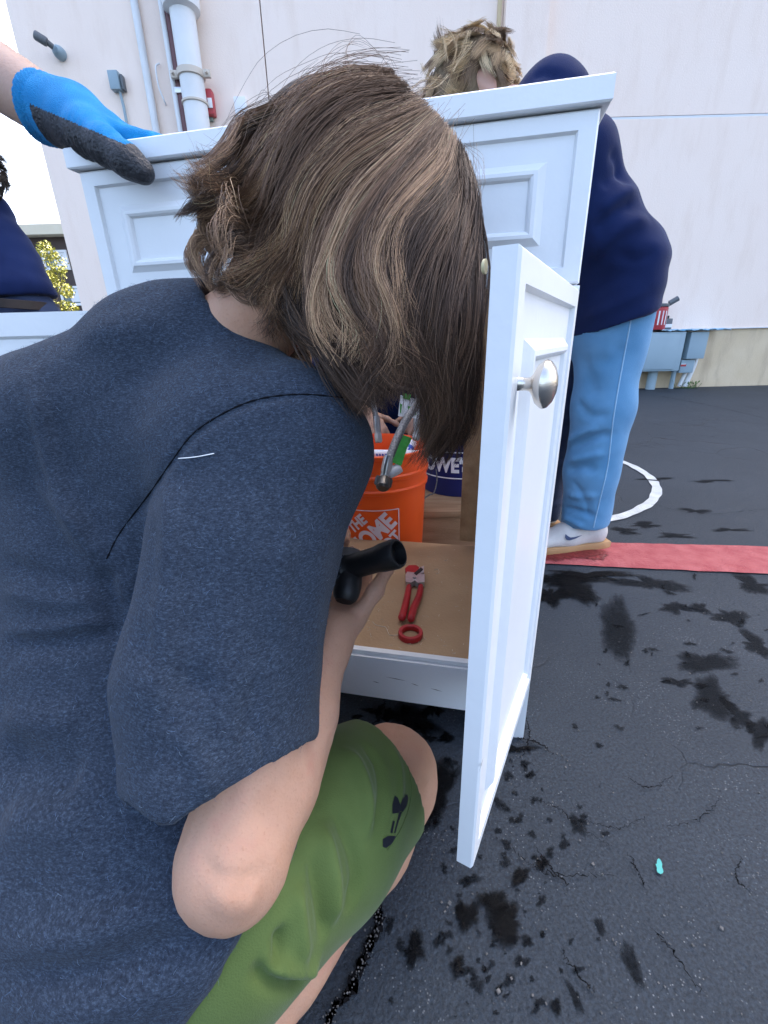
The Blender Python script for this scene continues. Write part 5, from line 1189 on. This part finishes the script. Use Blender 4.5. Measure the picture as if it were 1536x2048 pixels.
limb_clothes('shirt', [[(hipC + V(.012, 0, -.10), (.200, .118), LATY), (hipC + V(.005, 0, .06), (.195, .116), LATY), (V(.535, 1.335, .89), (.175, .112), LATY), (chest + V(.0, 0, .03), (.165, .096), LATY), (shl + V(0, 0, .0), (.14, .072), LATY)],
    [(shl + V(.0, -.15, .01), .085), (shl + V(-.08, -.19, -.20), .075)], [(shl + V(.0, .15, .01), .085), (shl + V(-.08, .19, -.20), .075)]], navy, h1, .007, .04, [(hb, nrm(np.cross(hc_ - hb, V(0, 1, 0))) if np.cross(hc_ - hb, V(0, 1, 0))[2] < 0 else -nrm(np.cross(hc_ - hb, V(0, 1, 0))))], .004, 8, wscale=11, folds=[([(1185, 470), (1230, 425), (1290, 400)], .016, -.012), ([(1195, 430), (1240, 395), (1285, 375)], .015, .010), ([(1180, 520), (1240, 460), (1300, 440)], .016, .010), ([(1200, 380), (1230, 350), (1270, 340)], .014, -.008), ([(1170, 600), (1220, 560), (1310, 540)], .02, -.007),
    ([(1160, 640), (1230, 610), (1300, 580)], .015, .007), ([(1215, 300), (1235, 330), (1250, 380)], .014, -.008), ([(1230, 500), (1270, 520), (1318, 500)], .014, -.008), ([(1060, 150), (1090, 140), (1130, 150)], .012, -.006)])
sho = empty('shoe', 'grey suede sneaker with a gum sole on the red line, worn by the person in light jeans', 'shoe', (.6, 1.25, 0)) if False else h1
P_sw = shoe((.712, 1.272, 0), (.44, 1.232, 0), h1, True); shoe((.62, 1.43, 0), (.36, 1.415, 0), h1)
ups = [o for o in h1.children if o.name.startswith('upper')]
me = ups[0].data; off_ = abs_loc(h1); bv = BVHTree.FromPolygons([tuple(np.array(v.co) + off_) for v in me.vertices], [tuple(f.vertices) for f in me.polygons])
SW = [(1131, 1068), (1130, 1075), (1133, 1080), (1140, 1081), (1152, 1077), (1165, 1070), (1150, 1074), (1141, 1075), (1136, 1072)]
c = [hit(bv, x, y) for x, y in SW]
if all(a is not None for a in c):
    c = [a + nrm(CAM - a) * .003 for a in c]; MB().add(c, [(0, 1, 8), (1, 2, 8), (2, 3, 7, 8), (3, 4, 6, 7), (4, 5, 6)]).build('swoosh', mat('swoosh_blue', (.03, .05, .12), .5), ups[0], False)
# outseam stitching on the jeans
jo = [o for o in h1.children if o.name == 'jeans'][0]; bv = BVHTree.FromPolygons([tuple(np.array(v.co) + off_) for v in jo.data.vertices], [tuple(f.vertices) for f in jo.data.polygons])
c = [hit(bv, x, y) for x, y in catmull([(1262, 640, 0), (1247, 720, 0), (1228, 830, 0), (1216, 930, 0), (1200, 1000, 0), (1187, 1055, 0)], 40)[:, :2]]
c = np.array([a for a in c if a is not None])
if len(c) > 4: MB().tube(c - nrm(c.mean(0) - CAM) * .001, .0016, 6).build('outseam', mat('denim_thread', (.30, .50, .68), .8), jo)
# short tousled blond hair
def tousle(c, U, Fc, rad, n, length, tones, comb, parent, seed, facecut=.55, r=.0006, locks=60, ear=0, lf=1.):
    r_ = np.random.default_rng(seed); Lr = nrm(np.cross(U, Fc)); ax = np.array([Lr, Fc, U]); K2 = 8; P_, C_2, R_ = [], [], []
    for i in range(locks):
        while True:
            d = nrm(r_.normal(size=3))
            if ear and ear * d[0] > .6 and d[2] < .12 and -.5 < d[1] < .3: continue
            if d[2] > -.55 and not (d[1] > facecut and d[2] < .45): break
        p0 = c + (d * rad) @ ax; nn_ = nrm((d / rad) @ ax); cm = np.asarray(comb) + r_.normal(size=3) * .35; cm = nrm(cm - nn_ * (cm @ nn_)); ln = length * r_.uniform(.6, 1.3); bend = r_.normal() * .4; side_ = np.cross(nn_, cm)
        tone = tones[r_.integers(0, len(tones))]
        for j in range(n):
            a = r_.normal(size=2) * .006; t = np.linspace(0, 1, K2)[:, None]; q0 = p0 + cm * a[0] + side_ * a[1]
            lift_ = .013 * np.sin(t * math.pi * .8) + r_.uniform(0, .006); Q = q0 + cm * t * ln + side_ * bend * ln * t ** 2 * (1 + r_.normal() * .2) + nn_ * lift_ * lf * r_.uniform(.5, 1.4)
            o = (Q - c) @ ax.T; kx = np.linalg.norm(o / rad, axis=1); Q = np.where((kx < 1)[:, None], c + (o / kx[:, None]) @ ax, Q)
            P_.append(Q); C_2.append(np.repeat((tone * (1 + r_.normal() * .15))[None], K2, 0)); R_.append(np.interp(np.linspace(0, 1, K2), [0, .7, 1], [r, r, r * .3]))
    return strands('hair', np.array(P_), np.array(R_), np.clip(np.array(C_2), .01, .9), hair_strand_m, parent)
blond = [V(.66, .49, .28), V(.46, .32, .18), V(.25, .165, .10), V(.76, .60, .38)]
hcc = hc1 - F1 * .012 + U1 * .02
s = SDF(hcc - .16, hcc + .16, .006); s.u(s.ell(hcc, V(.084, .104, .098), np.array([nrm(np.cross(U1, F1)), F1, U1])), .01); s.cut(s.ell(hc1 + F1 * .10 - U1 * .04, V(.09, .085, .09), np.array([nrm(np.cross(U1, F1)), F1, U1])), .01)
for q_ in (1,): s.cut(s.ell(hc1 + nrm(np.cross(U1, F1)) * .085 * q_ - F1 * .012 - U1 * .018, V(.030, .022, .034), np.array([nrm(np.cross(U1, F1)), F1, U1])), .006)
smesh(s, 'hair_base', mat('blond_underlayer', (.16, .115, .07), .6, .3, var=(.24, .18, .11), scale=90, bump=.5, bscale=200), h1, 2)
tousle(hcc, U1, F1, V(.086, .106, .100), 55, .060, blond, (-.45, -.1, -.6), h1, 3, locks=130, ear=1, lf=.35, r=.0004)
pp = []
for L in ([(880, 170), (855, 150), (845, 130)], [(905, 140), (925, 110), (930, 84), (938, 62)], [(905, 130), (912, 95), (900, 66), (880, 56)], [(900, 150), (870, 175), (835, 180)], [(890, 160), (850, 160), (822, 178)], [(895, 120), (890, 90), (885, 76)], [(910, 125), (935, 100), (945, 80)], [(880, 150), (850, 178), (830, 190)]):
    for _ in range(9): pp.append(catmull([at(x + rng.normal() * 3, y + rng.normal() * 3, .95 + .01 * rng.normal()) for x, y in L], 8))
strands('hair_tuft', np.array(pp), np.full(8, .0003), np.repeat((np.array(blond)[rng.integers(0, 4, len(pp))])[:, None], 8, 1), hair_strand_m, h1)

# ------------------------------------------------------------------ gloved helper at the left
h2 = empty('person', 'gloved person at the left edge, blue and black work glove gripping the cabinet top', 'person', (-1.02, .95, 0))
Wg = at(104, 222, .575); El = at(-150, 60, .72); Sg = V(-.93, .96, 1.24)
s = SDF((-1.42, .40, .0), (-.28, 1.35, 1.66), .010)
hd = V(-1.0, .93, 1.50); Fh = nrm(V(.75, -.45, -.35)); Uh = nrm(V(.25, -.15, .9)); Fh = nrm(Fh - Uh * (Fh @ Uh)); head(s, hd, Uh, Fh, 1.)
LT = nrm(V(.45, .75, 0)); pc = V(-1.05, .98, .86)
s.u(s.cap(V(-1.03, .96, 1.32), hd - Uh * .06, .06, .056), .03); s.u(s.oval(pc, V(-1.04, .97, 1.25), LT, (.15, .105), (.165, .10)), .05)
R2 = V(-1.10, .82, 1.24); s.chain([R2, R2 + V(-.05, -.06, -.27), R2 + V(.10, -.12, -.46)], [.05, .043, .028], .02); hand(s, R2 + V(.10, -.12, -.46), V(.5, -.2, -.8), V(-.2, .8, 0), 1, .4)
for q_ in (-1, 1):
    h_ = pc + LT * .09 * q_; s.chain([h_, h_ + V(0, 0, -.40), h_ + V(-.03, 0, -.79)], [.085, .058, .04], .02); s.u(s.cap(h_ + V(-.03, 0, -.82), h_ + V(.13, -.08, -.83), .032, .026), .02)
s.chain([Sg, El], [.055, .048], .02); s.chain([El, El + (Wg - El) * .35, Wg], [.048, .0475, .036], .02)
smesh(s, 'body', skin_tan, h2, 2)
limb_clothes('shirt', [[(pc + V(0, 0, -.04), (.19, .14), LT), (V(-1.04, .97, 1.22), (.185, .125), LT), (V(-1.03, .96, 1.33), (.08, .07), LT)], [(Sg, .085), (Sg + (El - Sg) * .55, .078)], [(R2, .085), (R2 + V(-.03, -.04, -.17), .075)]], navy, h2, .011, .04, [(pc + V(0, 0, -.1), (0, 0, -1))], .006, 12, wscale=14)
limb_clothes('jeans', [[(pc, (.175, .13), LT), (pc + V(0, 0, -.12), (.17, .12), LT)]] + [[(pc + LT * .09 * q_ + V(0, 0, -.1), .098), (pc + LT * .09 * q_ + V(-.01, 0, -.45), .078), (pc + LT * .09 * q_ + V(-.03, 0, -.82), .068)] for q_ in (-1, 1)], dark_and_shaded_denim, h2, .011, .03, [((0, 0, .03), (0, 0, -1))], .005, 13)
tousle(hd + Uh * .02 - Fh * .012, Uh, Fh, V(.083, .102, .096), 22, .06, [V(.02, .016, .013), V(.035, .026, .02)], (.2, -.1, -.6), h2, 21, r=.0009, locks=120)
for q_ in (-1, 1): f_ = pc + LT * .09 * q_; shoe((f_[0] - .085, f_[1] + .035, 0), (f_[0] + .175, f_[1] - .105, 0), h2)
# the glove
s = SDF(at(60, 120, .5) - V(.1, .12, .26), at(350, 330, .66) + V(.06, .10, .10), .0020)
KN = at(226, 258, .556); cuff = at(100, 222, .570)
gd = nrm(KN - cuff); gn = V(0, .15, -1.); gl = nrm(np.cross(gd, gn)); gl = gl if gl[1] < 0 else -gl; gn = nrm(np.cross(gl, gd)); gn = gn if gn[2] < 0 else -gn
s.u(s.cap(cuff - gd * .012, cuff + gd * .004, .0385, .037), .01); s.cut(-s.plane(cuff - gd * .016, -gd), .006); s.u(s.cap(cuff + gd * .012, cuff + gd * .045, .0345, .0325), .006)
pal = at(166, 250, .555); s.u(s.cap(cuff + gd * .040, pal, .0325, .027), .02)
s.u(s.oval(pal - gd * .01, KN - gd * .008, gl, (.030, .024), (.030, .017)), .02)
th0, th1, th2, th3 = at(178, 268, .530), at(214, 293, .508), at(254, 321, .503), at(285, 343, .506)
s.chain([th0, th1, th2, th3], [.022, .0172, .0155, .0132], .014); s.u(s.cap(pal + V(0, -.01, -.004), th0, .022, .021), .02)
top_z = ZTOP + .0105
for i, (o_, ln) in enumerate(zip((.022, .006, -.011, -.028), (.062, .075, .070, .055))):
    p = KN + gl * o_ - gd * .010; r = .0105; hd_ = nrm(V(gd[0], gd[1], 0) * 1. + V(.2, .25, 0)); e1 = p + hd_ * ln * .45; e1[2] = max(top_z + .006, p[2] - .014)
    e2 = e1 + hd_ * ln * .35; e2[2] = top_z; e3 = e2 + hd_ * ln * .3; e3[2] = top_z - .001
    s.chain([p, e1, e2, e3], [r, r * .98, r * .92, r * .8], .009)
s.u(s.cap(at(172, 198, .555), at(172, 212, .555), .0035), .004)
blue_knit = mat('blue_glove_knit', (.006, .21, .50), .85, .2, var=(.010, .25, .56), scale=40, bump=.5, bscale=900, sheen=.1)
rubber = mat('black_glove_rubber', (.020, .022, .028), .5, .4, var=(.03, .032, .038), scale=20, bump=.5, bscale=240)
def gp(p, q):
    N = vnorm(p, q); ax_ = (p - cuff) @ gd; rib = np.where(ax_ < .004, .0010 * np.sin(ax_ * 1900), 0); d, t = seg_dist(p, np.array([at(165, 285, .53), at(185, 300, .52), at(210, 312, .51)])); rib = rib + np.exp(-(d / .022) ** 2) * .0016 * np.sin((p @ gd) * 700)
    return p + N * rib[:, None]
gl_o, p, q = smesh(s, 'glove', blue_knit, h2, 2, gp); gl_o.data.materials.append(rubber)
cen = p[q].mean(1); fn = vnorm(p, q)[q[:, 0]]
rel = cen - CAM; dep = rel @ FW; sx = 768 + F_PX * (rel @ RT) / dep; sy = 1024 - F_PX * (rel @ UP) / dep
bg_ = bvh_of(p, q); ok = [a for a in (hit(bg_, x, y) for x, y in ((88, 220), (150, 232), (200, 252), (252, 290))) if a is not None]
pa, pb = ok[0], ok[-1]; sn = nrm(np.cross(pb - pa, nrm(ray(170, 260)))); sn = sn if sn[2] < 0 else -sn      # the dip line runs straight along the hand
blk = ((cen - pa) @ sn > .0) & ((cen - cuff) @ gd > .012)
fing = (cen - KN) @ gd > -.012; far = cen[:, 1] > KN[1] - .012
blk = np.where(fing & far, fn[:, 2] < .5, blk); blk = blk | (np.linalg.norm(cen - th3, axis=1) < .026) | ((fn @ gn > .5) & ((cen - cuff) @ gd > .03))
gl_o.data.polygons.foreach_set('material_index', blk.astype(np.int32)); gl_o.data.update()

# ------------------------------------------------------------------ bystander at the far left
h3 = empty('person', 'person in a dark navy shirt leaning at the left edge beyond the cabinet', 'person', (-1.95, 2.1, 0))
pc = at(18, 596, 2.15); sh3 = at(-92, 415, 2.10); LX = nrm(V(1, .15, 0)); hd3 = at(-48, 348, 1.98)
s = SDF((-2.5, 1.5, 0), (-1.3, 2.6, 1.7), .011)
U3 = nrm(V(.35, -.1, .9)); F3 = V(.25, -.9, -.25); F3 = nrm(F3 - U3 * (F3 @ U3)); head(s, hd3, U3, F3)
s.u(s.oval(pc, sh3, LX, (.15, .11), (.16, .10)), .05); s.u(s.cap(sh3 + V(.06, 0, .03), hd3 - U3 * .06, .06, .055), .03)
for q_ in (-1, 1):
    h_ = pc + LX * .09 * q_; s.chain([h_, V(h_[0], h_[1], .45), V(h_[0] - .02, h_[1], .08)], [.085, .058, .04], .02); s.u(s.cap(V(h_[0] - .02, h_[1], .045), V(h_[0] - .02, h_[1] - .17, .04), .032, .026), .02)
    a_ = sh3 + LX * .17 * q_; s.chain([a_, a_ + V(-.06, -.08, -.26), a_ + V(-.06, -.28, -.40)], [.05, .042, .028], .02); hand(s, a_ + V(-.06, -.28, -.40), V(.1, -.8, -.4), V(0, 0, -1), q_, .4)
smesh(s, 'body', skin_tan, h3, 2)
limb_clothes('shirt', [[(pc + V(.015, 0, -.0), (.205, .15), LX), ((pc + sh3) / 2 + V(.02, 0, .0), (.205, .14), LX), (sh3, (.185, .12), LX), (sh3 + V(.05, 0, .07), (.08, .07), LX)]] + [[(sh3 + LX * .15 * q_, .088), (sh3 + LX * .17 * q_ + V(-.04, -.06, -.18), .078)] for q_ in (-1, 1)], navy, h3, .011, .04, [(pc + V(0, 0, -.015), nrm(V(.10, 0, -1)))], .006, 22, wscale=13)
limb_clothes('jeans', [[(pc + V(.03, 0, -.06), (.165, .12), LX), (pc + V(.05, 0, -.14), (.19, .14), LX)]] + [[(pc + LX * .1 * q_ + V(0, 0, -.1), .105), (V(*(pc + LX * .1 * q_)[:2], .42), .08), (V(*(pc + LX * .1 * q_)[:2], .05), .07)] for q_ in (-1, 1)], dark_and_shaded_denim, h3, .011, .03, [((0, 0, .03), (0, 0, -1))], .004, 23)
bz = pc + V(.03, 0, -.005); MB().lathe([(.152, -.02), (.156, -.018), (.156, .018), (.152, .02)], bz + V(0, 0, -.03), (0.06, 0, 1), 40, 1.34, 1.).build('belt', mat('brown_belt', (.030, .020, .018), .5, .4, var=(.02, .015, .014), scale=20), h3)
tousle(hd3 + U3 * .02 - F3 * .012, U3, F3, V(.083, .102, .096), 22, .05, [V(.02, .016, .013), V(.035, .026, .02)], (.1, -.6, -.5), h3, 31, r=.001, locks=120)

# ------------------------------------------------------------------ person crouching behind the bucket
h4 = empty('person', 'person crouching behind the orange bucket, only their hands showing under the boy\'s hair', 'person', (.02, 1.85, 0))
s = SDF((-.45, 1.25, .0), (.50, 2.2, 1.12), .0065)
hd4 = V(.0, 1.74, .90); U4 = nrm(V(0, -.35, .9)); F4 = nrm(V(0, -.9, -.4)); F4 = nrm(F4 - U4 * (F4 @ U4)); head(s, hd4, U4, F4)
s.u(s.oval(V(.02, 1.92, .28), V(.01, 1.80, .68), V(1, 0, 0), (.15, .11), (.165, .10)), .05); s.u(s.cap(V(.01, 1.79, .74), hd4 - U4 * .06, .06, .055), .03)
for q_, wp in ((-1, at(735, 830, 1.50)), (1, at(862, 822, 1.52))):
    a_ = V(.01 + .18 * q_, 1.78, .68); e_ = a_ + V(.07 * q_, -.12, -.22); s.chain([a_, e_, wp], [.048, .04, .027], .02)
    tip = at(778 + 32 * q_ + 12, 868, 1.40); hand(s, wp, tip - wp, V(-.3 * q_, .4, -.8), -q_, .45)
    kn4 = V(.02 + .22 * q_, 1.66, .42); s.chain([V(.02 + .1 * q_, 1.92, .24), kn4, V(.02 + .16 * q_, 1.86, .07)], [.085, .06, .042], .02); s.u(s.cap(V(.02 + .16 * q_, 1.86, .04), V(.02 + .18 * q_, 1.68, .03), .032, .026), .02)
smesh(s, 'body', skin_brown, h4, 2)
limb_clothes('shirt', [[(V(.02, 1.92, .28), (.175, .135), V(1, 0, 0)), (V(.01, 1.80, .67), (.18, .12), V(1, 0, 0)), (V(.01, 1.79, .75), (.08, .07), V(1, 0, 0))]] + [[(V(.01 + .17 * q_, 1.78, .67), .08), (V(.01 + .21 * q_, 1.70, .53), .07)] for q_ in (-1, 1)], navy, h4, .011, .04, [], .005, 42)
limb_clothes('trousers', [[(V(.02 + .1 * q_, 1.92, .25), .105), (V(.02 + .22 * q_, 1.66, .42), .08), (V(.02 + .16 * q_, 1.86, .09), .06)] for q_ in (-1, 1)], dark_and_shaded_denim, h4, .011, .03, [], .004, 43)
tousle(hd4 + U4 * .02 - F4 * .012, U4, F4, V(.083, .102, .096), 20, .06, [V(.02, .016, .013), V(.035, .026, .02)], (.3, -.3, -.5), h4, 41, r=.001, locks=110)
